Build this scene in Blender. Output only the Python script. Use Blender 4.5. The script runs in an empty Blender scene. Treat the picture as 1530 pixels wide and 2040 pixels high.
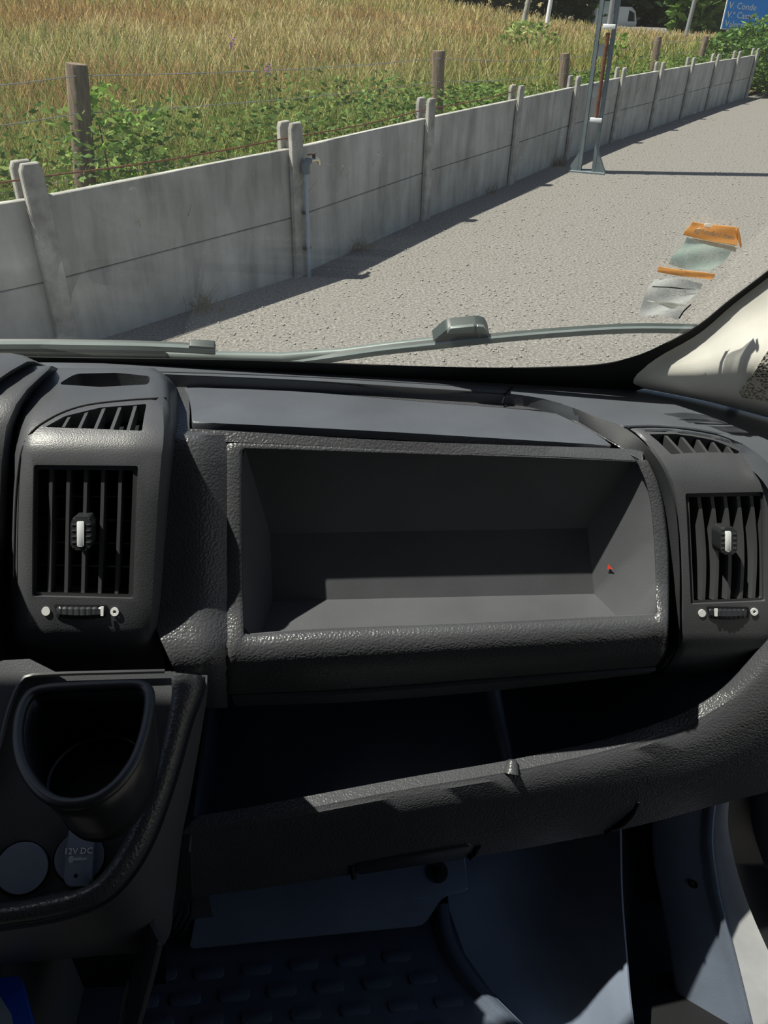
import bpy, bmesh, math, random
import numpy as np
from mathutils import Vector, Matrix
random.seed(7); RNG = np.random.default_rng(7)

# ---------------------------------------------------------------- camera
SCN = bpy.context.scene
COL = SCN.collection
H = 1.9                       # camera height over the yard
F = 1540.0                    # focal length in pixels of a 1530 x 2040 frame
TH, PSI, RO = math.radians(34.3), math.radians(7.0), math.radians(1.5)
SC = 0.84                     # cab measurements below are in units of 0.84 m
CAM = Vector((0, 0, H))
fw = Vector((math.sin(PSI)*math.cos(TH), math.cos(PSI)*math.cos(TH), -math.sin(TH)))
r0 = Vector((math.cos(PSI), -math.sin(PSI), 0)); u0 = r0.cross(fw)
rt = math.cos(RO)*r0 + math.sin(RO)*u0
up = -math.sin(RO)*r0 + math.cos(RO)*u0
cam = bpy.data.cameras.new('camera'); camo = bpy.data.objects.new('camera', cam); COL.objects.link(camo)
cam.sensor_fit = 'VERTICAL'; cam.sensor_height = 36.0; cam.lens = 36.0*F/2040.0
cam.clip_start = 0.02; cam.clip_end = 600
camo.matrix_world = Matrix(((rt.x, up.x, -fw.x, 0), (rt.y, up.y, -fw.y, 0), (rt.z, up.z, -fw.z, H), (0, 0, 0, 1)))
SCN.camera = camo
vs = SCN.view_settings
vs.view_transform = 'Standard'; vs.look = 'None'; vs.gamma = 1.0; vs.use_curve_mapping = False
vs.exposure = 0.0

# ---------------------------------------------------------------- light
SUN_AZ, SUN_EL = math.radians(-4.0), math.radians(65.0)     # direction the shadows fall, and height
sd = Vector((math.cos(SUN_AZ)*math.cos(SUN_EL), math.sin(SUN_AZ)*math.cos(SUN_EL), -math.sin(SUN_EL)))
sun = bpy.data.lights.new('sun', 'SUN'); sun.energy = 8.0; sun.angle = math.radians(0.55); sun.color = (1.0, 0.94, 0.84)
suno = bpy.data.objects.new('sun', sun); COL.objects.link(suno); suno.location = (0, 0, 30)
suno.rotation_euler = sd.to_track_quat('-Z', 'Y').to_euler()
world = bpy.data.worlds.new('sky'); SCN.world = world; world.use_nodes = True
wn = world.node_tree.nodes; wl = world.node_tree.links; wn.clear()
sky = wn.new('ShaderNodeTexSky'); sky.sky_type = 'NISHITA'; sky.sun_disc = False
sky.sun_elevation = SUN_EL; sky.sun_rotation = math.atan2(-sd.x, -sd.y); sky.air_density = 1.1; sky.dust_density = 1.5
bg = wn.new('ShaderNodeBackground'); bg.inputs[1].default_value = 0.088
wo = wn.new('ShaderNodeOutputWorld'); wl.new(sky.outputs[0], bg.inputs[0]); wl.new(bg.outputs[0], wo.inputs[0])

# ---------------------------------------------------------------- geometry helpers
def ray(px, py): return fw + rt*((px-765)/F) - up*((py-1020)/F)
def W(px, py, Y): d = ray(px, py); return CAM + d*(Y*SC/d.y)          # cab point at a forward distance
def WZ(px, py, Z): d = ray(px, py); return CAM + d*(Z*SC/d.z)         # cab point at a height below the lens
def E(px, py, Y): d = ray(px, py); return CAM + d*(Y/d.y)             # outdoor point at a forward distance
def G(px, py, z=0.0): d = ray(px, py); return CAM + d*((z-H)/d.z)     # outdoor point at a height over the yard
class Plane:
    def __init__(s, a, b, c, off=0.0):
        s.n = (b-a).cross(c-a).normalized()
        if s.n.dot(CAM-a) < 0: s.n = -s.n
        s.o = a + s.n*off
        s.u = (b-a).normalized(); s.v = s.n.cross(s.u).normalized()
        if s.v.z < 0 and abs(s.v.z) > 1e-4: s.v = -s.v
    def hit(s, px, py):
        d = ray(px, py); return CAM + d*((s.o-CAM).dot(s.n)/d.dot(s.n))
    def off(s, k):
        p = Plane.__new__(Plane); p.n = s.n; p.o = s.o + s.n*k; p.u = s.u; p.v = s.v; return p
def lerp(a, b, t): return a + (b-a)*t
def pw(tab, x):
    if x <= tab[0][0]: return tab[0][1]
    for (a, fa), (b, fb) in zip(tab, tab[1:]):
        if x <= b: return fa + (fb-fa)*(x-a)/(b-a)
    return tab[-1][1]
def resample(pts, n, smooth=True):
    P = [np.array(p, float) for p in pts]
    if len(P) == 2: return [tuple(P[0]+(P[1]-P[0])*i/(n-1)) for i in range(n)]
    D = []
    if smooth:
        Q = [2*P[0]-P[1]] + P + [2*P[-1]-P[-2]]
        for i in range(len(P)-1):
            a, b, c, d = Q[i:i+4]
            for k in range(8):
                t = k/8; D.append(.5*((2*b)+(c-a)*t+(2*a-5*b+4*c-d)*t*t+(3*b-a-3*c+d)*t**3))
        D.append(P[-1])
    else: D = P
    L = [0.0]
    for a, b in zip(D, D[1:]): L.append(L[-1]+float(np.linalg.norm(b-a)))
    out = []; j = 0
    for i in range(n):
        s = L[-1]*i/(n-1)
        while j < len(D)-2 and L[j+1] < s: j += 1
        t = (s-L[j])/max(1e-9, L[j+1]-L[j]); out.append(tuple(D[j]+(D[j+1]-D[j])*min(1, max(0, t))))
    return out
def rp(pts, r, n=4):
    """polygon with rounded corners; r one radius or one for each corner"""
    out = []; m = len(pts)
    for i in range(m):
        ri = r[i] if isinstance(r, (list, tuple)) else r
        p = np.array(pts[i], float); a = np.array(pts[i-1], float)-p; b = np.array(pts[(i+1) % m], float)-p
        la, lb = np.linalg.norm(a), np.linalg.norm(b)
        if ri <= 0: out.append(tuple(p)); continue
        ka = min(ri, la*.45); kb = min(ri, lb*.45)
        p0 = p+a/la*ka; p1 = p+b/lb*kb
        for k in range(n+1):
            t = k/n; out.append(tuple((1-t)**2*p0+2*t*(1-t)*p+t*t*p1))
    return out
def ell(cx, cy, rx, ry, n=28, a0=0): return [(cx+rx*math.cos(a0+2*math.pi*i/n), cy+ry*math.sin(a0+2*math.pi*i/n)) for i in range(n)]

# ---------------------------------------------------------------- objects
def thing(name, label, cat, loc, group=None):
    e = bpy.data.objects.new(name, None); COL.objects.link(e); e.location = loc; e.empty_display_size = .05
    e['label'] = label; e['category'] = cat
    if group: e['group'] = group
    return e
def tag(o, label, cat, group=None, kind=None):
    o['label'] = label; o['category'] = cat
    if group: o['group'] = group
    if kind: o['kind'] = kind
    return o
def struct(o): o['kind'] = 'structure'; return o
def adopt(o, parent):
    if parent is not None:
        o.parent = parent; o.matrix_parent_inverse = Matrix.Translation(-parent.location) if parent.parent is None else Matrix()
    return o
def link(name, me, mat, parent=None, label=None):
    o = bpy.data.objects.new(name, me); COL.objects.link(o)
    if mat is not None:
        me.materials.clear(); me.materials.append(mat)
    adopt(o, parent)
    if label: o['label'] = label
    return o
def from_bm(name, bm, mat, parent=None, smooth=None, label=None):
    bmesh.ops.recalc_face_normals(bm, faces=bm.faces)
    me = bpy.data.meshes.new(name); bm.to_mesh(me); bm.free()
    if smooth is not None: smooth_mesh(me, smooth)
    return link(name, me, mat, parent, label)
def smooth_mesh(me, ang=35):
    me.polygons.foreach_set('use_smooth', [True]*len(me.polygons))
    me.set_sharp_from_angle(angle=math.radians(ang)); me.update()
def poly_prism(bm, pts, nrm, depth, bevel=0, seg=2):
    """closed slab: front outline pts, going back by depth along -nrm"""
    f = [bm.verts.new(p) for p in pts]; b = [bm.verts.new(Vector(p)-nrm*depth) for p in pts]
    n = len(f); faces = [bm.faces.new(f), bm.faces.new(b[::-1])]
    for i in range(n): faces.append(bm.faces.new((f[i], b[i], b[(i+1) % n], f[(i+1) % n])))
    if bevel > 0:
        ed = [e for e in faces[0].edges]
        bmesh.ops.bevel(bm, geom=ed, offset=bevel, segments=seg, profile=.5, affect='EDGES', clamp_overlap=True)
def slab(name, pl, outline, depth, mat, parent=None, off=0.0, bevel=.0015, seg=2, label=None):
    q = pl.off(off); bm = bmesh.new()
    poly_prism(bm, [q.hit(x, y) for x, y in outline], q.n, depth, bevel, seg)
    return from_bm(name, bm, mat, parent, 32, label)
def grid_faces(bm, rows, closed=False):
    V = [[bm.verts.new(p) for p in r] for r in rows]
    m = len(rows[0])
    for a, b in zip(V, V[1:]):
        for j in range(m if closed else m-1):
            k = (j+1) % m
            try: bm.faces.new((a[j], a[k], b[k], b[j]))
            except ValueError: pass
    return V
def sheet(name, rows, mat, parent=None, thick=.004, closed=False, smooth=40, label=None):
    """a curved sheet with real thickness (the back lies away from the lens)"""
    bm = bmesh.new(); V = grid_faces(bm, rows, closed)
    bmesh.ops.recalc_face_normals(bm, faces=bm.faces)
    bm.normal_update()
    s = sum(f.normal.dot(CAM-f.calc_center_median())*f.calc_area() for f in bm.faces)
    if s < 0: bmesh.ops.reverse_faces(bm, faces=bm.faces); bm.normal_update()
    front = list(bm.faces); vmap = {}
    for v in list(bm.verts): vmap[v] = v.co - v.normal*thick
    nv = {v: bm.verts.new(c) for v, c in vmap.items()}
    bound = [e for e in bm.edges if len(e.link_faces) == 1]
    for f in front: bm.faces.new([nv[v] for v in reversed(f.verts[:])])
    for e in bound:
        lp = e.link_loops[0]; a, b = lp.vert, lp.link_loop_next.vert
        try: bm.faces.new((b, a, nv[a], nv[b]))
        except ValueError: pass
    me = bpy.data.meshes.new(name); bm.to_mesh(me); bm.free(); smooth_mesh(me, smooth)
    return link(name, me, mat, parent, label)
def solid_rows(name, rows, mat, parent=None, smooth=40, label=None):
    """closed body: every row a closed loop, first and last capped"""
    bm = bmesh.new(); V = grid_faces(bm, rows, True)
    bm.faces.new(V[0][::-1]); bm.faces.new(V[-1])
    return from_bm(name, bm, mat, parent, smooth, label)
def tube_bm(bm, pts, r, n=8, closed=False):
    pts = [Vector(p) for p in pts]; rows = []; m = len(pts); prev = None
    for i, p in enumerate(pts):
        if closed: t = (pts[(i+1) % m]-pts[i-1])
        else: t = pts[min(i+1, m-1)]-pts[max(i-1, 0)]
        t.normalize()
        if prev is None: a = t.cross(Vector((0, 0, 1))); a = a if a.length > .05 else t.cross(Vector((1, 0, 0)))
        else: a = prev - t*prev.dot(t)
        a.normalize(); prev = a; b = t.cross(a)
        ri = r[i] if isinstance(r, (list, tuple)) else r
        rows.append([p+(a*math.cos(2*math.pi*k/n)+b*math.sin(2*math.pi*k/n))*ri for k in range(n)])
    if closed: rows.append(rows[0])
    V = grid_faces(bm, rows, True)
    if not closed: bm.faces.new(V[0][::-1]); bm.faces.new(V[-1])
    else: bmesh.ops.remove_doubles(bm, verts=bm.verts, dist=1e-6)
def tube(name, pts, r, mat, parent=None, n=8, closed=False, label=None):
    bm = bmesh.new(); tube_bm(bm, pts, r, n, closed); return from_bm(name, bm, mat, parent, 50, label)
def box_bm(bm, c, sx, sy, sz, ax=Vector((1, 0, 0)), ay=Vector((0, 1, 0)), az=Vector((0, 0, 1)), bevel=0):
    c = Vector(c); v = []
    for k in (-1, 1):
        for j in (-1, 1):
            for i in (-1, 1): v.append(bm.verts.new(c+ax*(i*sx/2)+ay*(j*sy/2)+az*(k*sz/2)))
    fs = [bm.faces.new([v[i] for i in q]) for q in ((0, 2, 3, 1), (4, 5, 7, 6), (0, 1, 5, 4), (2, 6, 7, 3), (0, 4, 6, 2), (1, 3, 7, 5))]
    if bevel: bmesh.ops.bevel(bm, geom=list({e for f in fs for e in f.edges}), offset=bevel, segments=2, profile=.5, affect='EDGES')
def box(name, c, sx, sy, sz, mat, parent=None, ax=Vector((1, 0, 0)), ay=Vector((0, 1, 0)), az=Vector((0, 0, 1)), bevel=0, label=None):
    bm = bmesh.new(); box_bm(bm, c, sx, sy, sz, ax, ay, az, bevel); return from_bm(name, bm, mat, parent, 35, label)
def carve(o, cutters):
    """cut the cutter bodies out of o for good"""
    for c in cutters:
        m = o.modifiers.new('cut', 'BOOLEAN'); m.operation = 'DIFFERENCE'; m.object = c; m.solver = 'EXACT'
    dg = bpy.context.evaluated_depsgraph_get(); dg.update()
    me = bpy.data.meshes.new_from_object(o.evaluated_get(dg)); mats = list(o.data.materials)
    o.modifiers.clear(); o.data = me
    me.materials.clear(); me.materials.append(mats[0])
    me.polygons.foreach_set('material_index', [0]*len(me.polygons))
    smooth_mesh(me, 38)
    for c in cutters: bpy.data.objects.remove(c, do_unlink=True)
def cutter(pl, outline, depth, off=.02):
    bm = bmesh.new(); poly_prism(bm, [pl.hit(x, y)+pl.n*off for x, y in outline], pl.n, depth+off)
    return from_bm('cutter', bm, None)
def text(name, s, origin, ax, ay, size, mat, parent=None, align='CENTER', depth=.0004, label=None, squeeze=1.0):
    cu = bpy.data.curves.new(name, 'FONT'); cu.body = s; cu.size = size; cu.align_x = align; cu.align_y = 'CENTER'; cu.extrude = depth; cu.resolution_u = 2
    o = bpy.data.objects.new(name, cu); COL.objects.link(o); dg = bpy.context.evaluated_depsgraph_get(); dg.update()
    me = bpy.data.meshes.new_from_object(o.evaluated_get(dg)); bpy.data.objects.remove(o, do_unlink=True)
    ax = ax.normalized(); az = ax.cross(ay).normalized(); ay = az.cross(ax)
    ax = ax*squeeze
    me.transform(Matrix(((ax.x, ay.x, az.x, origin.x), (ax.y, ay.y, az.y, origin.y), (ax.z, ay.z, az.z, origin.z), (0, 0, 0, 1))))
    return link(name, me, mat, parent, label)
def np_mesh(name, verts, faces, mat, colors=None):
    """many small triangles or quads at once; faces an int array of equal sized polygons"""
    me = bpy.data.meshes.new(name); nf, k = faces.shape
    me.vertices.add(len(verts)); me.vertices.foreach_set('co', verts.astype(np.float32).ravel())
    me.loops.add(nf*k); me.loops.foreach_set('vertex_index', faces.astype(np.int32).ravel())
    me.polygons.add(nf); me.polygons.foreach_set('loop_start', np.arange(0, nf*k, k, dtype=np.int32))
    me.update(calc_edges=True)
    if colors is not None:
        a = me.color_attributes.new('tint', 'FLOAT_COLOR', 'POINT')
        a.data.foreach_set('color', np.concatenate([colors, np.ones((len(colors), 1))], 1).astype(np.float32).ravel())
    me.materials.append(mat); o = bpy.data.objects.new(name, me); COL.objects.link(o); return o

# ---------------------------------------------------------------- materials
def new_mat(name):
    m = bpy.data.materials.new(name); m.use_nodes = True; nt = m.node_tree; b = nt.nodes['Principled BSDF']; return m, nt, b
def coords(nt, scale=None):
    tc = nt.nodes.new('ShaderNodeTexCoord')
    if scale is None: return tc.outputs['Object']
    mp = nt.nodes.new('ShaderNodeMapping'); mp.inputs['Scale'].default_value = scale; nt.links.new(tc.outputs['Object'], mp.inputs[0]); return mp.outputs[0]
def noise(nt, co, scale, detail=3, rough=.55):
    n = nt.nodes.new('ShaderNodeTexNoise'); n.inputs['Scale'].default_value = scale; n.inputs['Detail'].default_value = detail; n.inputs['Roughness'].default_value = rough
    nt.links.new(co, n.inputs['Vector']); return n.outputs['Fac']
def ramp(nt, fac, stops):
    r = nt.nodes.new('ShaderNodeValToRGB'); el = r.color_ramp.elements
    while len(el) < len(stops): el.new(.5)
    for e, (p, c) in zip(el, stops): e.position = p; e.color = (*c, 1) if len(c) == 3 else c
    nt.links.new(fac, r.inputs[0]); return r.outputs[0]
def mixc(nt, fac, a, b, mode='MIX'):
    m = nt.nodes.new('ShaderNodeMix'); m.data_type = 'RGBA'; m.blend_type = mode
    for s, v in ((0, fac), (6, a), (7, b)):
        if hasattr(v, 'is_linked') or hasattr(v, 'links'): nt.links.new(v, m.inputs[s])
        else: m.inputs[s].default_value = v if s == 0 else (*v, 1)
    return m.outputs[2]
def bump(nt, b, h, strength, dist):
    n = nt.nodes.new('ShaderNodeBump'); n.inputs['Strength'].default_value = strength; n.inputs['Distance'].default_value = dist
    nt.links.new(h, n.inputs['Height']); nt.links.new(n.outputs[0], b.inputs['Normal'])
def voro(nt, co, scale, feat='F1', out='Distance'):
    v = nt.nodes.new('ShaderNodeTexVoronoi'); v.feature = feat; v.inputs['Scale'].default_value = scale; nt.links.new(co, v.inputs['Vector']); return v.outputs[out]
def plastic(name, col, rough=.45, grain=0, gstr=.35, spec=.5, gscale=520):
    m, nt, b = new_mat(name); co = coords(nt)
    n = noise(nt, co, 9, 4); c = ramp(nt, n, [(.3, tuple(x*.85 for x in col)), (.75, tuple(x*1.15 for x in col))])
    nt.links.new(c, b.inputs['Base Color']); b.inputs['Roughness'].default_value = rough; b.inputs['Specular IOR Level'].default_value = spec
    if grain:
        inv = nt.nodes.new('ShaderNodeMath'); inv.operation = 'SUBTRACT'; inv.inputs[0].default_value = 1.0
        nt.links.new(voro(nt, co, gscale, 'SMOOTH_F1'), inv.inputs[1]); bump(nt, b, inv.outputs[0], gstr, grain)
    return m
def plain(name, col, rough=.5, metal=0, spec=.5):
    m, nt, b = new_mat(name); co = coords(nt); n = noise(nt, co, 25, 3)
    c = ramp(nt, n, [(.3, tuple(x*.92 for x in col)), (.7, tuple(min(1, x*1.06) for x in col))]); nt.links.new(c, b.inputs['Base Color'])
    b.inputs['Roughness'].default_value = rough; b.inputs['Metallic'].default_value = metal; b.inputs['Specular IOR Level'].default_value = spec; return m
M = {}
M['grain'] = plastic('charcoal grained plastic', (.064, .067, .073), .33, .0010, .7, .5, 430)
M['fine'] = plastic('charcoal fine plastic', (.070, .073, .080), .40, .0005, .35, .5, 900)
M['deck'] = plastic('sky-tinted charcoal deck plastic', (.090, .099, .115), .42, .0004, .3, .6, 800)  # lighter and bluer than the face, sky reflection put into the colour
M['smooth'] = plastic('black smooth plastic', (.024, .026, .029), .36)
M['gap'] = plastic('black rubber', (.006, .0065, .008), .7, spec=.25)
M['inner'] = plastic('storage lining plastic', (.082, .086, .094), .55, .0004, .2, .4, 700)
M['tray'] = plastic('tray lining plastic', (.065, .085, .125), .5, 0)
M['slat'] = plastic('vent slat plastic', (.062, .064, .068), .36)
M['kick'] = plastic('sky-tinted slate footwell plastic', (.20, .24, .32), .5, .0004, .25, .4, 500)  # part of its blue is sky light put into the colour
M['matr'] = plastic('dark rubber mat', (.090, .110, .150), .5, .0008, .4, .4, 380)
M['ridge'] = plastic('matt shaded ridge plastic', (.034, .036, .040), .62, .0004, .3, .3, 700)  # darker copy of the dash plastic, shade on the step painted in
M['cream'] = plastic('cream pillar plastic', (.62, .61, .56), .5, .0003, .2, .4, 900)
M['white'] = plain('white marking', (.85, .86, .86), .4)
M['print'] = plain('pale print', (.42, .50, .58), .5)
M['chrome'] = plain('bright silver plastic', (.80, .82, .84), .22, .0)
M['paint'] = plain('white body paint', (.72, .74, .76), .25)
M['orange'] = plain('orange card', (.95, .66, .36), .6)
M['cardwhite'] = plain('white card print', (.95, .94, .90), .5)
M['redplastic'] = plain('red mark', (.6, .04, .02), .5)
M['blue'] = plain('blue folder plastic', (.01, .09, .62), .35)
M['wiper'] = plain('wiper rubber', (.030, .042, .038), .45)
M['wipermetal'] = plain('wiper arm metal', (.16, .19, .18), .35, .3)
M['headlin'] = plain('grey headliner', (.13, .13, .13), .9)

# ================================================================ CAB: windscreen and shell
gA, gB = W(340, 735, 1.0), W(1000, 757, 1.0)
V = Plane(gA, gB, gA+Vector((0, -.46, 1.0)))
def vpt(x, z, k=0.0):
    """point of the windscreen plane at world x, z"""
    o = V.o+V.n*k; y = o.y-((x-o.x)*V.n.x+(z-o.z)*V.n.z)/V.n.y; return Vector((x, y, z))
ZT = H+.34                                       # top edge of the windscreen
pr0, pr1 = V.hit(1305, 760), V.hit(1640, 470)
dr = (pr1-pr0)/(pr1.z-pr0.z); prT = pr0+dr*(ZT-pr0.z)
ZB = pr0.z-.02
m, nt, b = new_mat('windscreen glass')
out = nt.nodes['Material Output']; nt.nodes.remove(b)
tr = nt.nodes.new('ShaderNodeBsdfTransparent'); tr.inputs[0].default_value = (.93, .96, .94, 1)
gl = nt.nodes.new('ShaderNodeBsdfGlossy'); gl.inputs['Roughness'].default_value = .03; gl.inputs['Color'].default_value = (1, 1, 1, 1)
lw = nt.nodes.new('ShaderNodeLayerWeight'); lw.inputs[0].default_value = .5
p5 = nt.nodes.new('ShaderNodeMath'); p5.operation = 'POWER'; nt.links.new(lw.outputs['Facing'], p5.inputs[0]); p5.inputs[1].default_value = 5.0
sch = nt.nodes.new('ShaderNodeMath'); sch.operation = 'MULTIPLY_ADD'; nt.links.new(p5.outputs[0], sch.inputs[0]); sch.inputs[1].default_value = .93; sch.inputs[2].default_value = .055
mx = nt.nodes.new('ShaderNodeMixShader'); nt.links.new(sch.outputs[0], mx.inputs[0]); nt.links.new(tr.outputs[0], mx.inputs[1]); nt.links.new(gl.outputs[0], mx.inputs[2])
df = nt.nodes.new('ShaderNodeBsdfDiffuse'); df.inputs[0].default_value = (.75, .75, .70, 1)
tl = nt.nodes.new('ShaderNodeBsdfTranslucent'); tl.inputs[0].default_value = (.75, .75, .70, 1)
dd = nt.nodes.new('ShaderNodeMixShader'); dd.inputs[0].default_value = .5; nt.links.new(df.outputs[0], dd.inputs[1]); nt.links.new(tl.outputs[0], dd.inputs[2])
co = coords(nt)
d1 = ramp(nt, noise(nt, co, 320, 2, .6), [(.66, (0, 0, 0)), (.80, (.55, .55, .55))])
d2 = ramp(nt, noise(nt, co, 3.0, 3), [(.3, (.025, .025, .025)), (.8, (.075, .075, .075))])
ad = nt.nodes.new('ShaderNodeMath'); ad.operation = 'MULTIPLY_ADD'
nt.links.new(d1, ad.inputs[0]); ad.inputs[1].default_value = .22; nt.links.new(d2, ad.inputs[2])
m2 = nt.nodes.new('ShaderNodeMixShader'); nt.links.new(ad.outputs[0], m2.inputs[0]); nt.links.new(mx.outputs[0], m2.inputs[1]); nt.links.new(dd.outputs[0], m2.inputs[2])
nt.links.new(m2.outputs[0], out.inputs[0]); M['glass'] = m

bm = bmesh.new()
bm.faces.new([bm.verts.new(p) for p in (vpt(-1.16, ZB), vpt(pr0.x, ZB), Vector(prT), vpt(-1.0, ZT))])
wind = struct(from_bm('window_1', bm, M['glass'])); wind['label'] = 'dusty windscreen of the van'

def band(name, upper, lower, pl, thick, mat, n=70, parent=None):
    a = resample(upper, n); c = resample(lower, n)
    return sheet(name, [[pl.hit(*p) for p in a], [pl.hit(*p) for p in c]], mat, parent, thick)
fr_u = [(-260, 697), (-100, 704), (40, 711), (150, 713), (430, 717), (600, 722), (830, 731), (1000, 734), (1130, 731), (1200, 726), (1260, 713), (1310, 693), (1390, 650), (1450, 602), (1530, 541), (1640, 455)]
fr_l = [(-260, 752), (-100, 752), (60, 752), (200, 754), (430, 762), (600, 766), (830, 775), (1000, 780), (1130, 784), (1210, 784), (1280, 775), (1325, 745), (1402, 667), (1458, 618), (1540, 552), (1650, 465)]
o = band('black_border', fr_u, fr_l, V.off(.002), .0015, M['gap'], 90, wind)

# roof, bulkhead, sides: the box of the cab that shades the interior
XL, XR = -1.12, prT.x+.30
zf = H-1.60*SC                                   # cab floor
yT = vpt(0, ZT).y
ceil = struct(box('ceiling', ((XL+XR)/2, (yT+.02-.95)/2, ZT+.03), XR-XL, yT+.02+.95, .04, M['headlin'], bevel=.01))
wr = struct(box('wall_rear', ((XL+XR)/2, -.95, (zf+ZT)/2), XR-XL, .04, ZT-zf, M['headlin']))
flo = struct(box('floor', ((XL+XR)/2, .05, zf-.03), XR-XL, 2.14, .03, M['gap']))
wlft = struct(box('wall_left', (XL, -.05, (zf+H-.40)/2), .05, 1.75, H-.40-zf, M['smooth']))
wlb = struct(box('wall_side_rear', (XL, -.50, (H-.40+ZT)/2), .05, .90, ZT-H+.40, M['headlin']))  # this and the right one: unseen, added to cut light from the sides
wlc = struct(box('wall_side_rear_right', (XR+.02, -.50, (H-.40+ZT)/2), .05, .90, ZT-H+.40, M['headlin']))
fire = struct(box('wall_front', ((XL+XR)/2, .875, (zf+H-.46)/2), XR-XL, .04, H-.46-zf, M['gap']))

# right windscreen pillar trim
pu = [(1246, 766), (1262, 742), (1310, 708), (1392, 662), (1460, 604), (1530, 550), (1640, 463), (1800, 335)]
pl_ = [(1250, 771), (1300, 778), (1400, 798), (1460, 813), (1530, 832), (1600, 852), (1700, 885), (1850, 935)]
DK = Plane(W(340, 746, .965), W(1000, 783, .965), W(1245, 852, .872))      # upper deck of the dashboard
n = 30; a = resample(pu, n); c = resample(pl_, n); rows = []
for i in range(9):
    t = i/8; row = []
    for j in range(n):
        s = j/(n-1)
        px, py = lerp(a[j][0], c[j][0], t), lerp(a[j][1], c[j][1], t)
        y0 = (V.off(.001).hit(*a[j]).y)/SC; y1 = DK.off(.002).hit(*c[j]).y/SC
        row.append(W(px, py, lerp(y0, y1, t)-.065*math.sin(math.pi*t**1.6)*min(1, s*2.5)))
    rows.append(row)
pil = thing('pillar_trim', 'cream plastic windscreen pillar trim at the right edge above the dashboard', 'pillar trim', rows[-1][10])
sheet('panel', rows, M['cream'], pil, .006)
m, nt, b = new_mat('perforated cream grille'); co = coords(nt)
v = voro(nt, co, 330); c2 = ramp(nt, v, [(.36, (.06, .06, .055)), (.46, (.50, .47, .40))]); nt.links.new(c2, b.inputs['Base Color']); b.inputs['Roughness'].default_value = .6
bump(nt, b, v, .6, .002); M['perf'] = m
gr_rows = []
for i_, j0 in ((4.0, 14.0), (5.0, 12.7), (6.0, 11.4), (6.6, 10.8), (7.0, 11.0)):
    ra, rb, fi = rows[int(i_)], rows[min(8, int(i_)+1)], i_-int(i_); row = []
    for k_ in range(14):
        jj = lerp(j0, 27.0, k_/13); ja = int(jj); fj = jj-ja
        p = lerp(lerp(ra[ja], ra[ja+1], fj), lerp(rb[ja], rb[ja+1], fj), fi); row.append(p+(CAM-p).normalized()*.004)
    gr_rows.append(row)
sheet('speaker_grille', gr_rows, M['perf'], pil, .005)
# pillar above, up to the roof, and the door frame behind it
bm = bmesh.new(); p0 = V.hit(1640, 470); p1 = Vector(prT)
tube_bm(bm, [p0+Vector((.05, -.03, 0)), p1+Vector((.04, -.02, .02))], .055, 10)
from_bm('upper_post', bm, M['cream'], pil, 50)

# papers and pouches on the glass
pp = V.off(.004)
def frosted(name, col, alpha, rough=.12):
    m, nt, b = new_mat(name); out = nt.nodes['Material Output']
    b.inputs['Base Color'].default_value = (*col, 1); b.inputs['Roughness'].default_value = rough
    t = nt.nodes.new('ShaderNodeBsdfTransparent'); x = nt.nodes.new('ShaderNodeMixShader'); co = coords(nt)
    f = ramp(nt, noise(nt, co, 38, 4), [(.35, (alpha*.6,)*3), (.7, (min(1, alpha*1.5),)*3)])
    nt.links.new(f, x.inputs[0]); nt.links.new(t.outputs[0], x.inputs[1]); nt.links.new(b.outputs[0], x.inputs[2]); nt.links.new(x.outputs[0], out.inputs[0]); return m
M['film'] = frosted('clear pouch film', (.72, .76, .74), .34)
M['film2'] = frosted('green tinted pouch film', (.48, .62, .56), .45)
def backlit(m, k):
    nt = m.node_tree; b = nt.nodes['Principled BSDF']; out = nt.nodes['Material Output']; t = nt.nodes.new('ShaderNodeBsdfTranslucent')
    if b.inputs['Base Color'].links: nt.links.new(b.inputs['Base Color'].links[0].from_socket, t.inputs[0])
    else: t.inputs[0].default_value = b.inputs['Base Color'].default_value
    x = nt.nodes.new('ShaderNodeMixShader'); x.inputs[0].default_value = k
    if out.inputs[0].links[0].from_node == b: nt.links.new(b.outputs[0], x.inputs[1]); nt.links.new(t.outputs[0], x.inputs[2]); nt.links.new(x.outputs[0], out.inputs[0])
    else:
        mx_ = out.inputs[0].links[0].from_node; nt.links.new(b.outputs[0], x.inputs[1]); nt.links.new(t.outputs[0], x.inputs[2]); nt.links.new(x.outputs[0], mx_.inputs[2])
backlit(M['orange'], .6); backlit(M['cardwhite'], .6); backlit(M['film'], .6); backlit(M['film2'], .6)
def wavy(name, quad, mat, parent, amp, nx=12, ny=8, k=0.0, ph=0.0, thick=.0006):
    """a bent sheet stuck to the screen: quad in the order tl tr br bl"""
    q = pp.off(k); rows = []
    for j in range(ny):
        t = j/(ny-1); row = []
        for i in range(nx):
            s = i/(nx-1)
            x = lerp(lerp(quad[0][0], quad[1][0], s), lerp(quad[3][0], quad[2][0], s), t)
            y = lerp(lerp(quad[0][1], quad[1][1], s), lerp(quad[3][1], quad[2][1], s), t)
            row.append(q.hit(x, y)+q.n*(amp*(1+math.sin(5*s+6*t+ph))))
        rows.append(row)
    return sheet(name, rows, mat, parent, thick)
ucard = thing('card_pouch', 'orange topped clear card pouch on the windscreen, the higher of the two', 'pouch', pp.hit(1420, 520))
wavy('orange_header', [(1379, 441), (1468, 453), (1469, 490), (1360, 467)], M['orange'], ucard, .0008)
wavy('folded_corner', [(1464, 458), (1470, 452), (1478, 488), (1474, 492)], M['orange'], ucard, .001, 4, 5, .002)
wavy('film', [(1368, 470), (1466, 488), (1416, 541), (1331, 524)], M['film2'], ucard, .002)
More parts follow.
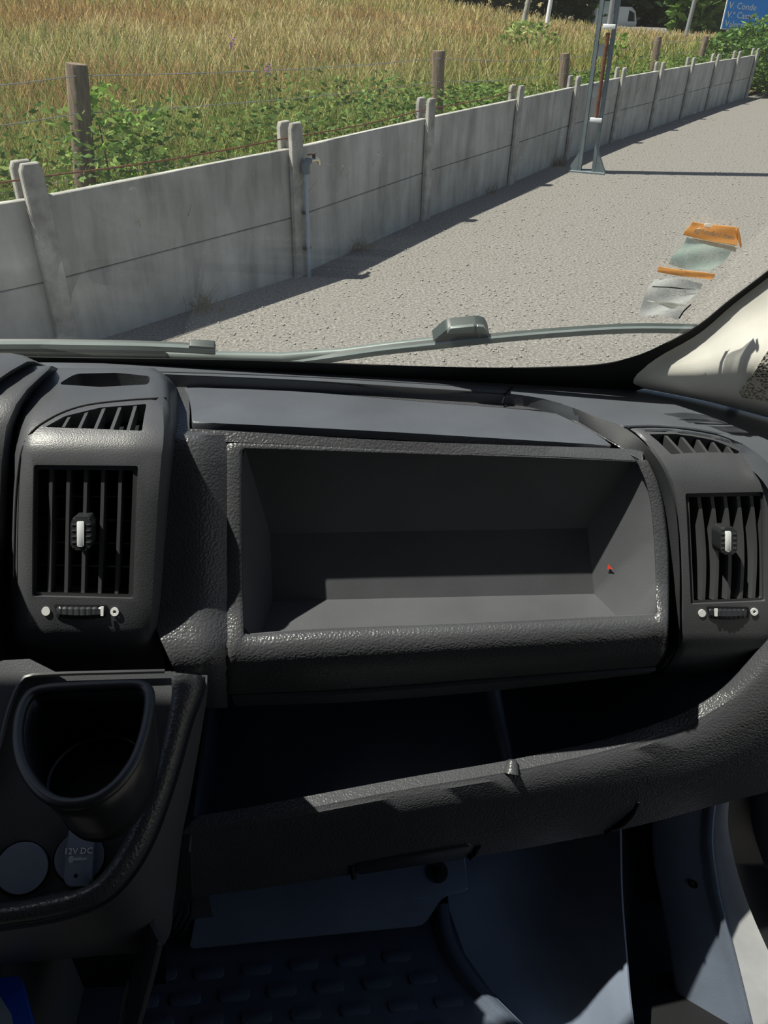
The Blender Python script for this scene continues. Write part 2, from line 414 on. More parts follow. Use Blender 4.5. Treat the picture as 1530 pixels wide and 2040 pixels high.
wavy('bright_fold', [(1369, 471), (1466, 492), (1465, 502), (1400, 482)], M['cardwhite'], ucard, .001, 10, 3, .005, 1.0)
axu = (pp.hit(1460, 478)-pp.hit(1390, 464)).normalized(); ayu = (pp.hit(1425, 450)-pp.hit(1412, 475)).normalized()
text('print', '@fundar1.com', pp.off(.0035).hit(1424, 466), axu, ayu, 0.0075, M['cardwhite'], ucard, squeeze=1.0)
q = pp.off(.003); slab('logo', q, ell(1411, 450, 8.5, 5), .0005, M['cardwhite'], ucard, 0, 0)
lcard = thing('card_pouch', 'crumpled clear card pouch with thin orange strip, the lower of the two on the windscreen', 'pouch', pp.hit(1330, 600))
wavy('orange_header', [(1312, 530), (1425, 546), (1417, 557), (1309, 541)], M['orange'], lcard, .0008, 10, 4)
wavy('film', [(1302, 549), (1398, 560), (1350, 632), (1268, 622)], M['film'], lcard, .003, 14, 10, 0, 2.0)
wavy('bright_fold', [(1289, 597), (1364, 606), (1362, 610), (1335, 613)], M['cardwhite'], lcard, .001, 10, 3, .008, 1.0)
tube('pen_line', [pp.off(.003).hit(x, y) for x, y in ((1300, 571), (1330, 572), (1360, 575), (1385, 576))], .0006, M['gap'], lcard, 5)
tube('torn_edge', [pp.off(.003).hit(x, y) for x, y in ((1353, 634), (1362, 620), (1376, 607))], .0008, M['gap'], lcard, 5)

# wipers, outside the glass
wp = V.off(-.012)
def blade(pts, w, parent):
    a = resample(pts, 30); top = [(x, y-w/2) for x, y in a]; bot = [(x, y+w/2) for x, y in a]; mid = [(x, y-w*.12) for x, y in a]
    sheet('blade_spine', [[wp.hit(*p) for p in top], [wp.off(.006).hit(*p) for p in mid]], M['wipermetal'], parent, .006)
    sheet('rubber_blade', [[wp.off(.004).hit(*p) for p in mid], [wp.off(.004).hit(*p) for p in bot]], M['wiper'], parent, .008)
w1 = thing('windscreen_wiper', 'dusty windscreen wiper lying flat at the bottom left of the glass', 'wiper', wp.hit(200, 700))
blade([(-260, 690), (20, 688), (150, 689), (300, 692), (429, 698)], 17, w1)
tube('arm', [wp.hit(x, y) for x, y in ((-260, 700), (30, 702), (200, 705), (330, 707))], .0055, M['wipermetal'], w1, 8)
slab('end_cap', wp.off(.006), rp([(376, 689), (428, 692), (428, 708), (376, 704)], 3), .010, M['wiper'], w1)
w2 = thing('windscreen_wiper', 'long windscreen wiper rising to the right along the bottom of the glass', 'wiper', wp.hit(900, 690))
blade([(560, 727), (640, 717), (760, 700), (880, 687), (1000, 674), (1130, 663), (1260, 656), (1392, 657)], 13, w2)
tube('arm', [wp.off(-.006).hit(x, y) for x, y in ((300, 708), (430, 711), (560, 713), (680, 703), (780, 690), (880, 679))], [.007, .007, .007, .006, .006, .006], M['wipermetal'], w2, 8)
slab('pivot_cover', wp.off(.004), rp([(862, 680), (892, 655), (950, 649), (968, 652), (976, 668), (972, 673)], [3, 8, 4, 6, 4, 2]), .016, M['wiper'], w2, 0, .003)
slab('pivot_shine', wp.off(.008), rp([(890, 666), (897, 655), (946, 650), (946, 664)], 3), .004, M['wipermetal'], w2, 0, .001)
slab('pivot_cap', wp.off(.008), rp([(950, 650), (965, 652), (973, 666), (950, 664)], 3), .004, M['wipermetal'], w2, 0, .001)

# ================================================================ CAB: dashboard
FV = [(-.2, .850), (-.05, .832), (0, .822), (.1, .810), (.3, .790), (.5, .770), (.8, .737), (.95, .712), (1.0, .701), (1.07, .689), (1.13, .684), (1.2, .687), (1.28, .698), (1.34, .718), (1.5, .76), (2.2, .80)]
def Yf(px, py):
    yt = 893+(px-483)*.034; yb = 1265-(px-490)*.049
    return pw(FV, (py-yt)/(yb-yt))
def Wf(px, py, k=0.0): return W(px, py, Yf(px, py)+k)
dash = thing('dashboard', 'charcoal grained plastic dashboard body of the van with storage openings', 'dashboard', W(700, 1100, .95))
LD = DK.off(-.014)                                                          # level of the lid and the gutter
outer = [(-60, 738), (200, 741), (340, 746), (600, 757), (830, 772), (1000, 783), (1060, 789), (1130, 808), (1200, 835), (1243, 851)]
inner = [(-60, 757), (200, 760), (340, 765), (600, 777), (830, 794), (1000, 803), (1070, 811), (1130, 829), (1190, 862), (1240, 892)]
seam = [(1243, 850), (1300, 849), (1370, 854), (1430, 865), (1470, 879), (1520, 912), (1550, 950), (1580, 1000)]
back = [(1640, 870), (1530, 826), (1400, 790), (1290, 770), (1250, 757), (1000, 748), (830, 742), (600, 732), (340, 726), (100, 722), (-60, 720)]
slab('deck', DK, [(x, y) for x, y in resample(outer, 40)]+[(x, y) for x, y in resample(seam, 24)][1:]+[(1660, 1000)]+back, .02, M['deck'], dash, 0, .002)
# gutter sheet under the lid and the surround of the lid
gut = resample(inner, 40)[10:]
fl = [(1300, 915), (1245, 899), (830, 884), (450, 862), (300, 850)]
slab('gutter', LD.off(-.016), [(300, 758)]+gut+[(1300, 915), (1245, 893), (830, 880), (450, 858), (300, 845)], .01, M['gap'], dash, 0, 0)
ro = [(1245, 852), (1290, 890), (1324, 940), (1345, 1010), (1353, 1100), (1354, 1200), (1350, 1280), (1322, 1337)]
ri = [(1240, 892), (1290, 938), (1316, 1000), (1329, 1080), (1332, 1160), (1331, 1240), (1325, 1310), (1308, 1350)]
RPY = [(835, .884), (850, .870), (862, .852), (880, .836), (905, .818), (930, .804), (960, .793), (1010, .780), (1100, .760), (1200, .737), (1260, .724), (1290, .722), (1315, .738), (1345, .775)]
o3 = [DK.hit(*p) for p in outer[:-1]]+[W(x, y, pw(RPY, y)) for x, y in ro]
i3 = [LD.hit(*p) for p in inner[:-1]]+[W(x, y, max(Yf(x, y)+.010, pw(RPY, y)+.012)) for x, y in ri]
NR = 130
kA, kB = 9*8, 8*8
def seg(P, n1, n2, cut): return [Vector(p) for p in resample(P[:cut+1], n1)][:-1]+[Vector(p) for p in resample(P[cut:], n2)]
pd = seg(o3, 70, 60, 8); pe = seg(i3, 70, 60, 8)
sheet('step_ridge', [[p+Vector((.004, .006, -.006)) for p in pd], pd, [lerp(p, q, .10)+Vector((0, -.0006, .0008)) for p, q in zip(pd, pe)], [lerp(p, q, .9) for p, q in zip(pd, pe)], pe, [p+Vector((0, .012, -.014)) for p in pe]], M['ridge'], dash, .003, smooth=50)
# narrow shelf between the ridge and the lid
lidb = [(330, 768), (367, 771), (600, 780), (830, 799), (1000, 812), (1105, 822), (1160, 850), (1222, 884), (1250, 899)]
a = resample([(330, 765), (600, 777), (830, 794), (1000, 803), (1070, 811), (1130, 829), (1190, 862), (1240, 892), (1272, 914)], 50); c = resample([(330, 768)]+lidb[1:-1]+[(1246, 900)], 50)
sheet('gutter_rim', [[LD.hit(*p) for p in a], [LD.off(-.001).hit(*p) for p in c], [LD.off(-.018).hit(*p) for p in c]], M['grain'], dash, .003)
seamgroove = [(1020, 772), (1008, 783), (1001, 803)]
tube('panel_seam', [DK.off(.0005).hit(1020, 772), DK.off(.0005).hit(1007, 784), LD.off(.004).hit(1001, 803)], .0013, M['gap'], dash, 6)
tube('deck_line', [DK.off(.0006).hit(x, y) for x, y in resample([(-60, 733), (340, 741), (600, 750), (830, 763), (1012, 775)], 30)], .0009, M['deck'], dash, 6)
# left column and strip between lid and storage bin
rows = []
cl = [(770, 372), (790, 376), (820, 378), (845, 377), (856, 378)]
for y, xr in cl:
    t = (y-770)/86
    P0 = LD.hit(xr, y); rows.append([LD.hit(lerp(300, xr, s), y)+Vector((0, 0, -.002*(1-s))) for s in [i/8 for i in range(9)]])
for y in (866, 880, 900, 930, 970, 1020, 1080, 1140, 1200, 1240, 1270, 1300, 1330, 1360, 1385, 1410):
    xl_ = pw([(1200, 290), (1270, 318), (1330, 345), (1400, 392)], y); rows.append([Wf(lerp(xl_, 453, s), y, -.016*math.sin(math.pi*.5*min(1, (1-s)*2.2))) for s in [i/8 for i in range(9)]])
sheet('column', rows, M['grain'], dash, .006, smooth=60)
top = resample([(372, 859), (450, 863), (830, 885), (1245, 899), (1276, 908)], 60); bot = resample([(382, 872), (450, 876), (600, 882), (830, 894), (1100, 906), (1282, 915)], 60)
tt = [LD.off(-.002).hit(*p) for p in top]; bb = [Wf(x, y, -.0005) for x, y in bot]
sheet('upper_strip', [[p-Vector((0, 0, .014)) for p in tt], tt, [lerp(p, q, .35)+Vector((0, 0, .002)) for p, q in zip(tt, bb)], bb, [p+Vector((0, .01, -.001)) for p in bb]], M['grain'], dash, .003, smooth=60)
# hood pieces of the driver side
def crossrow(py, xl, xr, Y, rnd=.03, back=.12, n=9, crown=0.0):
    pts = []
    w = xr-xl
    for s, k in ((0, rnd*1.3), (.015, rnd*.55), (.05, rnd*.12), (.12, 0), (.3, -crown), (.5, -crown), (.7, -crown), (.86, 0), (.94, rnd*.12), (.985, rnd*.55), (1, rnd*1.3)):
        pts.append(W(xl+w*s, py, Y+k))
    b1, b0 = pts[-1].copy(), pts[0].copy(); b1.y = max(b1.y, (Y+back)*SC); b0.y = max(b0.y, (Y+back)*SC)
    b1.z -= (b1.y-pts[-1].y)*.62; b0.z -= (b0.y-pts[0].y)*.62
    return pts+[b1, b0]
rws = [crossrow(*r) for r in ((729, 60, 104, .885, .02), (737, 30, 100, .87, .02), (752, 5, 84, .85, .02), (775, -60, 62, .825, .02), (805, -150, 44, .80, .02), (850, -230, 28, .775, .02), (920, -260, 20, .755, .02), (1050, -260, 14, .735, .02), (1200, -260, 10, .715, .02), (1320, -260, 8, .71, .02))]  # runs on out of view to the left to block the sun
solid_rows('centre_ridge', rws, M['fine'], dash)
hood = thing('instrument_hood', 'dark rounded instrument hood at the far left edge below the glass', 'hood', W(0, 760, .84))
rws = [crossrow(*r) for r in ((703, -120, 20, .90, .02), (708, -140, 46, .885, .02), (720, -160, 68, .865, .02), (738, -170, 34, .84, .02), (762, -190, -2, .815, .02), (800, -210, -36, .79, .02), (900, -230, -50, .77, .02))]
solid_rows('shell', rws, M['fine'], hood)
drv = [(.99, -.44), (.88, -.405), (.74, -.37), (.68, -.41), (.65, -.55), (.64, -.66), (.67, -.78), (.80, -.86), (.99, -.88)]  # unseen; profile pushed out to keep sun off the console
sheet('driver_side_body', [[Vector((x, y_*SC, H+z_*SC)) for x in (-1.09, -.8, -.5, -.335)] for y_, z_ in drv], M['fine'], dash, .005, smooth=60)
sheet('console_column', [[Vector((x, .74*SC, H+z_*SC)) for x in (-.42, -.30, -.16)] for z_ in (-.60, -.9, -1.2, -1.5)], M['fine'], dash, .005)
# closing body under and behind the face
o = sheet('underside', [[W(x, y, 1.0) for x in (250, 700, 1150, 1450)] for y in (900, 1150, 1330)], M['tray'], dash, .01)

# ---------------------------------------------------------------- lid over the document box
lid = thing('document_lid', 'wide flat charcoal lid of the document box on top of the dashboard', 'lid', LD.hit(800, 830))
lo = resample([(367, 771), (600, 780.5), (830, 799.5), (1000, 812.5), (1102, 821.5)], 24)+resample([(1108, 824), (1165, 852), (1219, 885)], 8)+resample([(1216, 887), (830, 863.5), (600, 851), (388, 841)], 24)+resample([(382, 839), (381, 815), (376, 790), (367, 772)], 8)[:-1]
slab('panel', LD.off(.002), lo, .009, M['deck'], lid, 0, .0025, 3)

# ---------------------------------------------------------------- open storage bin
sbin = thing('storage_bin', 'open rectangular storage bin with deep dark recess in the middle of the dashboard', 'storage bin', Wf(880, 1300))
N1 = 30
def sides(t, r, b, l): return [resample(s, N1) for s in (t, r, b, l)]
OUT = sides([(462, 877.5), (600, 882), (830, 893), (1100, 907), (1288, 916)], [(1291, 918), (1310, 960), (1323, 1020), (1330, 1100), (1331, 1200), (1327, 1290), (1312, 1322)], [(1306, 1327), (960, 1353), (700, 1373), (463, 1384)], [(453, 1378), (450, 1250), (450, 1000), (450, 887), (455, 880)])
INN = sides([(488, 893.5), (600, 897), (830, 905), (1100, 914), (1264, 921)], [(1270, 926), (1286, 962), (1297, 1012), (1303, 1085), (1306, 1150), (1307, 1216)], [(1302, 1225), (1100, 1234), (900, 1243), (640, 1253), (497, 1264)], [(487, 1262), (484, 1150), (483, 1000), (484, 898)])
def ringpts(S): return [p for s in S for p in s]
ou, iu = ringpts(OUT), ringpts(INN); rows = []
rows.append([Wf(x, y, .012) for x, y in ou])
for t, k in ((0, .001), (.03, 0), (.25, -.001), (.5, -.001), (.75, -.001), (.94, 0), (1.0, .003)):
    rows.append([Wf(lerp(p[0], q[0], t), lerp(p[1], q[1], t), k) for p, q in zip(ou, iu)])
rows.append([Wf(q[0], q[1], .012) for q in iu])
sheet('frame', rows, M['grain'], sbin, .003, closed=True, smooth=60)
ground_seam = [Wf(x, y, .0005) for x, y in ou]
tube('frame_seam', ground_seam, .0008, M['gap'], sbin, 5, closed=True)
ti, rI, bI, lI = INN
# inner corners of the recess
cTL, cTR = W(538, 1063, .845), W(1170, 1052, .845)
fBL, fBR = W(543, 1197, .803), W(1184, 1183, .803)
ffL, ffR = Vector((Wf(497, 1264).x+.004, .705*SC, fBL.z)), Vector((Wf(1302, 1225).x-.004, .705*SC, fBR.z))
topE = [Wf(x, y, .010) for x, y in ti]; botE = [Wf(x, y, .010) for x, y in bI][::-1]
sheet('upper_wall', [topE, resample([cTL, cTR], N1)], M['inner'], sbin, .003)
crease = [Vector(p) for p in resample([cTL, cTR], N1)]; lowE = [Vector(p) for p in resample([fBL, fBR], N1)]; fr_ = [Vector(p) for p in resample([ffL, ffR], N1)]
for o_ in (crease, lowE, fr_): pass
sheet('back_wall', [crease, lowE], M['inner'], sbin, .003)
sheet('floor_panel', [lowE, fr_], M['inner'], sbin, .003)
sheet('lip_wall', [fr_, botE], M['inner'], sbin, .002)
def wall_fan(edge, c0, f0, ff): # side wall between the opening edge, the crease and the floor
    rows = []; e = edge
    poly = [Vector(p) for p in resample([c0, f0, ff], N1, smooth=False)]
    for t in (0, .12, .35, .65, 1): rows.append([lerp(a_, b_, t) for a_, b_ in zip(e, poly)])
    return rows
eR = [Wf(x, y, .010) for x, y in rI]; eL = [Wf(x, y, .010) for x, y in lI][::-1]
eR[0], eR[-1], eL[0], eL[-1] = topE[-1], botE[-1], topE[0], botE[0]
sheet('right_wall', wall_fan(eR, cTR, fBR, ffR), M['inner'], sbin, .003)
sheet('left_wall', wall_fan(eL, cTL, fBL, ffL), M['inner'], sbin, .003)
rwp = Plane(Wf(1300, 1130, .010), cTR, fBR)
slab('red_speck', rwp.off(.0015), [(1209, 1134), (1212, 1125), (1216, 1131), (1220, 1134), (1214, 1133)], .001, M['redplastic'], sbin, 0, 0)
# underside strip below the bin
a = resample([(463, 1386), (700, 1375), (960, 1355), (1306, 1329)], 40); c = resample([(470, 1400), (700, 1392), (960, 1372), (1290, 1336)], 40)
sheet('under_strip', [[Wf(x, y, .001) for x, y in a], [Wf(x, y, .03) for x, y in c], [Wf(x, y, .03)+Vector((0, .15, .0)) for x, y in c]], M['fine'], dash, .004)

# ---------------------------------------------------------------- air vents
def vent(th, PF, gr, nsl, back_rows, tab, wheel, dots, curve=0.0, lean=0.0):
    """grille inside the recess of outline gr (tl tr br bl); PF the face plane"""
    tl, tr_, br, bl = [np.array(p, float) for p in gr]
    def q(s, t): p = (tl*(1-s)+tr_*s)*(1-t)+(bl*(1-s)+br*s)*t; return (p[0], p[1])
    fr = []
    # frame of the grille
    o_ = [q(0, 0), q(1, 0), q(1, 1), q(0, 1)]; i_ = [q(.045, .035), q(.955, .035), q(.955, .965), q(.045, .965)]
    oo = rp(o_, 4, 3); ii = rp(i_, 3, 3)
    A = [PF.off(-.004).hit(*p) for p in oo]; B = [PF.off(-.003).hit(*p) for p in ii]; C_ = [PF.off(-.016).hit(*p) for p in ii]; D_ = [PF.off(-.03).hit(*p) for p in oo]
    fo = sheet('grille_frame', [D_, A, B, C_], M['slat'], th, .0012, closed=True)
    slab('duct_back', PF, oo, .003, M['gap'], th, -.045, 0)
    nrm = PF.n
    for k in range(nsl):                               # upright slats in front
        s = (k+1)/(nsl+1); rows = []
        for j in range(9):
            t = .03+.94*j/8; x, y = q(s, t); x += curve*math.sin(math.pi*t)
            a_ = PF.off(-.006).hit(x-3.4, y); b_ = PF.off(-.006).hit(x+3.4, y)
            dpt = (.012+.010*math.sin(math.pi*min(1, t*1.02)))
            sh = PF.u*(lean*dpt)
            rows.append([a_, b_, b_-nrm*dpt+sh, a_-nrm*dpt+sh])
        solid_rows('slat', rows, M['slat'], th, 30)
    for k in range(back_rows):                         # level slats behind
        t = .24+.70*k/(back_rows-1) if back_rows > 1 else .5
        a_, b_ = PF.off(-.019).hit(*q(.05, t)), PF.off(-.019).hit(*q(.95, t))
        d1, d2 = nrm*.012+Vector((0, 0, .004)), Vector((0, 0, .0016))
        rows = [[p, p+d2, p+d2-d1, p-d1] for p in (a_, lerp(a_, b_, .5), b_)]
        solid_rows('cross_slat', rows, M['slat'], th, 30)
    x, y, w, h = tab                                   # thumb tab with a bright insert
    t_ = slab('tab', PF, rp([(x-w*.36, y-h/2), (x+w*.36, y-h/2), (x+w/2, y-h*.3), (x+w/2, y+h*.3), (x+w*.36, y+h/2), (x-w*.36, y+h/2), (x-w/2, y+h*.3), (x-w/2, y-h*.3)], 4), .018, M['smooth'], th, .010, .002)
    for j in range(4):
        for sgn in (-1, 1):
            yy = y-h*.27+h*.54*j/3
            slab('grip_rib', PF.off(.0108), [(x+sgn*w*.24, yy-1.2), (x+sgn*w*.44, yy-1.2), (x+sgn*w*.44, yy+1.2), (x+sgn*w*.24, yy+1.2)], .0012, M['slat'], t_, 0, 0)
    slab('bright_insert', PF.off(.0112), rp([(x-w*.20, y-h*.36), (x+w*.15, y-h*.36), (x+w*.13, y+h*.40), (x-w*.18, y+h*.40)], 3), .002, M['chrome'], t_, 0, .0006)
    x0, y0, x1, y1, wx = wheel                         # thumb wheel under the grille
    sl = slab('wheel_slot', PF.off(.0006), rp([(x0-5, y0-3), (x1+5, y0-1), (x1+3, y1), (x0+3, y1)], 4), .004, M['gap'], th, 0, .0006)
    rows = []
    for i in range(25):
        s = i/24; xx = lerp(x0, x1, s); bul = math.sin(math.pi*s); rr = []
        for t, k in ((0, -.001), (.25, .004), (.7, .0055), (1, .001)):
            rr.append(PF.off(k*(.25+.75*bul)+(.0004 if i % 3 else -.0004)).hit(xx, lerp(y0, y1+4*bul, t)))
        rows.append(rr)
    wl_ = sheet('thumb_wheel', rows, M['smooth'], th, .002, smooth=25)
    slab('wheel_mark', PF.off(.0052), [(wx-3.2, y0+2), (wx+3.2, y0+2), (wx+2.6, y1-3), (wx-2.6, y1-3)], .0012, M['white'], wl_, 0, 0)
    (ax_, ay_), (bx_, by_), r = dots
    slab('open_symbol', PF.off(.0008), ell(ax_, ay_, r, r), .0008, M['white'], th, 0, 0)
    oo = [PF.off(.0009).hit(*p) for p in ell(bx_, by_, r, r, 24)]; ii = [PF.off(.0009).hit(*p) for p in ell(bx_, by_, r*.42, r*.42, 24)]
    sheet('closed_symbol', [oo, ii], M['white'], th, .0008, closed=True)
def demist(th, PT, poly, bars, depth=.02):
    """small side window grille: recess plate and slanted ribs"""
    slab('grille_back', PT, poly, .002, M['gap'], th, -depth, 0)
    for (a0, b0, a1, b1, w) in bars:
        rows = []
        for s in (0, .25, .5, .75, 1):
            x, y = lerp(a0, a1, s), lerp(b0, b1, s)
            p, q_ = PT.off(-.001).hit(x-w, y), PT.off(-.001).hit(x+w, y)
            rows.append([p, q_, q_-PT.n*.012, p-PT.n*.012])
        solid_rows('rib', rows, M['slat'], th, 30)

# left vent pod
lp = thing('vent_pod', 'protruding air vent pod with upright slats left of the storage bin', 'air vent', W(170, 1200, .68))
LPY = [(733, .895), (745, .872), (760, .850), (795, .806), (830, .772), (850, .756), (865, .746), (885, .735), (905, .727), (1000, .706), (1100, .686), (1200, .666), (1250, .657), (1270, .656), (1285, .662), (1300, .677), (1318, .72)]
LW = [(733, 112, 306), (745, 92, 326), (760, 72, 336), (795, 50, 341), (830, 36, 344), (850, 32, 345), (865, 30, 345), (885, 27, 344), (905, 25, 341), (1000, 22, 333), (1100, 20, 327), (1200, 21, 321), (1250, 23, 317), (1270, 26, 314), (1285, 30, 309), (1300, 38, 302), (1318, 46, 296)]
LPY = [(y, v+.026) for y, v in LPY]
rws = [crossrow(y, a_, b_, pw(LPY, y), .028, .14) for y, a_, b_ in LW]
body = solid_rows('housing', rws, M['fine'], lp, 45)
PF = Plane(W(70, 925, pw(LPY, 925)), W(270, 928, pw(LPY, 928)), W(165, 1190, pw(LPY, 1190)))
PT = Plane(W(100, 852, pw(LPY, 852)), W(290, 857, pw(LPY, 857)), W(285, 803, pw(LPY, 803)))
PU = Plane(W(120, 768, pw(LPY, 768)), W(300, 768, pw(LPY, 768)), W(200, 745, pw(LPY, 745)))
gr = [(67, 926), (275, 928), (265, 1193), (64, 1188)]
dm = rp([(90, 851), (130, 830), (200, 812), (292, 805), (283, 858), (180, 854)], [2, 6, 6, 4, 3, 0], 3)
pk = rp([(116, 766), (150, 744), (232, 742), (300, 750), (297, 766), (200, 771)], [10, 14, 8, 7, 8, 6], 4)
carve(body, [cutter(PF, rp(gr, 6), .055), cutter(PT, dm, .028, .03), cutter(PU, pk, .030, .05)])
vent(lp, PF, gr, 5, 5, (161, 1063, 42, 66), (112, 1207, 208, 1230, 203), ((91, 1218), (228, 1219), 8.5))
demist(lp, PT, dm, [(126, 851, 138, 830, 3), (158, 853, 174, 818, 3.2), (190, 854, 208, 811, 3.4), (222, 856, 240, 808, 3.4), (255, 857, 271, 804, 3.4)])
LPs = [(332, 793), (260, 797), (180, 806), (130, 820), (90, 840), (62, 862), (46, 890), (38, 930), (32, 1000), (29, 1100), (28, 1200), (28, 1268)]
tube('seam', [W(x, y, pw(LPY, y)+(.004 if x < 60 else (.008 if x > 320 else 0))-.0004) for x, y in resample(LPs, 60)], .0011, M['gap'], lp, 6)
# raised inner border of the face panel
bd = rp([(58, 908), (286, 910), (284, 1238), (270, 1247), (52, 1243)], 8, 3)

# right vent pod
rpod = thing('vent_pod', 'air vent pod with curved slats at the right end of the dashboard', 'air vent', W(1450, 1250, .74))
RW = [(850, 1243), (862, 1262), (880, 1281), (905, 1301), (930, 1317), (960, 1331), (1010, 1344), (1100, 1352), (1200, 1353), (1260, 1352), (1290, 1348), (1315, 1336), (1340, 1320)]
rws = []
for y, xl in RW:
    Y = pw(RPY, y); wgt = max(0, min(1, (965-y)/115.0)); row = []; xr = 1640
    for s in [0, .01, .03, .07]+[.07+.93*i/12 for i in range(1, 13)]:
        x = lerp(xl, xr, s); sy = pw(seam, x)-850 if x > 1243 else 0
        rnd = {0: .010, .01: .004, .03: .0012}.get(s, 0)
        row.append(W(x, y+sy*wgt, Y+rnd))
    b1, b0 = row[-1].copy(), row[0].copy(); b1.y += .12; b0.y += .06; b1.z -= .06; b0.z -= .035
    rws.append(row+[b1, b0])
rbody = solid_rows('housing', rws, M['fine'], rpod, 45)
PF2 = Plane(W(1366, 982, pw(RPY, 982)), W(1520, 980, pw(RPY, 980)), W(1450, 1200, pw(RPY, 1200)))
def rtop(x, y):
    best = min((abs((yy+(pw(seam, x)-850)*max(0, min(1, (965-yy)/115.0)))-y), yy) for yy in range(850, 965, 2)); return W(x, y, pw(RPY, best[1]))
PT2 = Plane(rtop(1310, 868), rtop(1345, 904), rtop(1460, 897))
gr2 = [(1365, 983), (1522, 980), (1525, 1198), (1376, 1204)]
dm2 = rp([(1294, 864), (1345, 866), (1420, 878), (1482, 899), (1470, 903), (1337, 905)], [3, 3, 5, 4, 4, 3], 3)
carve(rbody, [cutter(PF2, rp(gr2, 5), .055), cutter(PT2, dm2, .028, .03)])
vent(rpod, PF2, gr2, 5, 0, (1452, 1078, 34, 54), (1412, 1211, 1488, 1231, 1427), ((1399, 1222), (1503, 1219), 7.5), curve=7, lean=-.5)
demist(rpod, PT2, dm2, [(1325, 866, 1360, 904, 3), (1358, 870, 1386, 904, 3), (1390, 875, 1411, 904, 2.8), (1420, 881, 1437, 904, 2.6), (1449, 889, 1460, 903, 2.4)])
tube('seam_bead', [W(x, y-1, pw(RPY, 850)-.002) for x, y in resample(seam, 40)], .0016, M['deck'], rpod, 6)
a = resample([(1283, 857), (1345, 859), (1420, 871), (1470, 888), (1498, 902)], 30)
tube('grille_bead', [rtop(x, y)+PT2.n*.0006 for x, y in a], .0022, M['deck'], rpod, 6)

# ---------------------------------------------------------------- lower tray
tray = thing('lower_tray', 'long open lower tray with curved front lip under the storage bin', 'tray', W(800, 1650, .66))
KT = 1.08
lipf = [(358, 1668, .565), (450, 1648, .57), (560, 1626, .575), (800, 1580, .59), (1000, 1546, .605), (1100, 1526, .612), (1200, 1503, .62), (1300, 1474, .628), (1380, 1444, .632), (1450, 1404, .636), (1500, 1362, .64), (1540, 1312, .648), (1575, 1250, .66), (1600, 1180, .68)]
lipi = [(392, 1638, .60), (470, 1625, .605), (560, 1608, .61), (800, 1563, .625), (1000, 1529, .64), (1100, 1508, .647), (1200, 1486, .655), (1300, 1456, .662), (1370, 1428, .668), (1430, 1392, .672), (1475, 1350, .678), (1512, 1302, .686), (1545, 1240, .698), (1570, 1170, .71)]
lipm = [(352, 1700, .562), (450, 1685, .566), (560, 1665, .57), (800, 1622, .585), (1000, 1588, .598), (1100, 1570, .605), (1200, 1548, .612), (1300, 1520, .618), (1400, 1486, .62), (1470, 1456, .622), (1540, 1415, .624), (1600, 1360, .628), (1650, 1290, .64), (1690, 1200, .66)]
lipb = [(342, 1792, .575), (450, 1779, .578), (560, 1764, .582), (800, 1727, .60), (1000, 1698, .61), (1100, 1680, .615), (1200, 1661, .62), (1300, 1638, .625), (1400, 1611, .628), (1480, 1590, .632), (1560, 1570, .636), (1630, 1550, .64), (1700, 1520, .645), (1760, 1450, .66)]
lipi = [(x, y-12, Y-.016) for x, y, Y in lipi]
NT = 60
def tr3(L): return [W(x, y, Y*KT) for x, y, Y in resample(L, NT)]
f_, i_, m_, b_ = tr3(lipf), tr3(lipi), tr3(lipm), tr3(lipb)
rows = [[p+Vector((0, .012, -.10)) for p in i_], [p+Vector((0, .003, -.004)) for p in i_], i_, [lerp(p, q, .85)+Vector((0, 0, .0015)) for p, q in zip(i_, f_)], [p+Vector((0, .001, -.0008)) for p in f_], [lerp(p, q, .10)+Vector((0, -.0015, 0)) for p, q in zip(f_, m_)], m_, [lerp(p, q, .5)+Vector((0, -.006, 0)) for p, q in zip(m_, b_)], [lerp(p, q, .93)+Vector((0, -.001, 0)) for p, q in zip(m_, b_)], b_, [p+Vector((0, .06, .004)) for p in b_]]
sheet('front_lip', rows, M['grain'], tray, .005, smooth=45)
bk = [Vector((p.x, .97*SC, p.z+.02)) for p in i_]
fl_ = [p+Vector((0, .012, -.10)) for p in i_]
sheet('tray_floor', [fl_, [Vector((p.x, .90*SC, p.z-.0)) for p in fl_], [Vector((p.x, .965*SC, p.z+.02)) for p in fl_], [Vector((p.x, .97*SC, p.z+.30)) for p in fl_]], M['tray'], tray, .004, smooth=60)
sheet('end_wall', [[p for p in (rows[0][0], rows[2][0])], [Vector((rows[0][0].x, .97*SC, rows[0][0].z)), Vector((rows[0][0].x, .97*SC, rows[2][0].z-.02))]], M['tray'], tray, .004)
# divider rib with its cap at the lip
a = resample([(978, 1362, .80), (990, 1420, .77), (1004, 1480, .73), (1018, 1538, .695)], 14)
tube('divider_rib', [W(x, y, Y) for x, y, Y in a], [.011-.0003*i for i in range(14)], M['tray'], tray, 10)
tube('divider_cap', [W(1021, 1514, .668), W(1020, 1526, .663), W(1018, 1542, .655)], [.005, .0075, .009], M['grain'], tray, 12)
LF = Plane(m_[10], m_[40], b_[25])
def lipplane(x, y, k=0):
    """point on the lip face, found on the polygon between the mid and bottom curves"""
    best = None
    for r1, r2 in ((rows[6], rows[7]), (rows[7], rows[8]), (rows[8], rows[9])):
        for j in range(NT-1):
            for s in (0, .5):
                for t in (0, .33, .67):
                    p = lerp(lerp(r1[j], r1[j+1], s), lerp(r2[j], r2[j+1], s), t); q = p-CAM; kk = q.dot(fw)
                    d = (765+F*q.dot(rt)/kk-x)**2+(1020-F*q.dot(up)/kk-y)**2
                    if best is None or d < best[0]: best = (d, kk)
    return CAM+ray(x, y)*(best[1]-k)
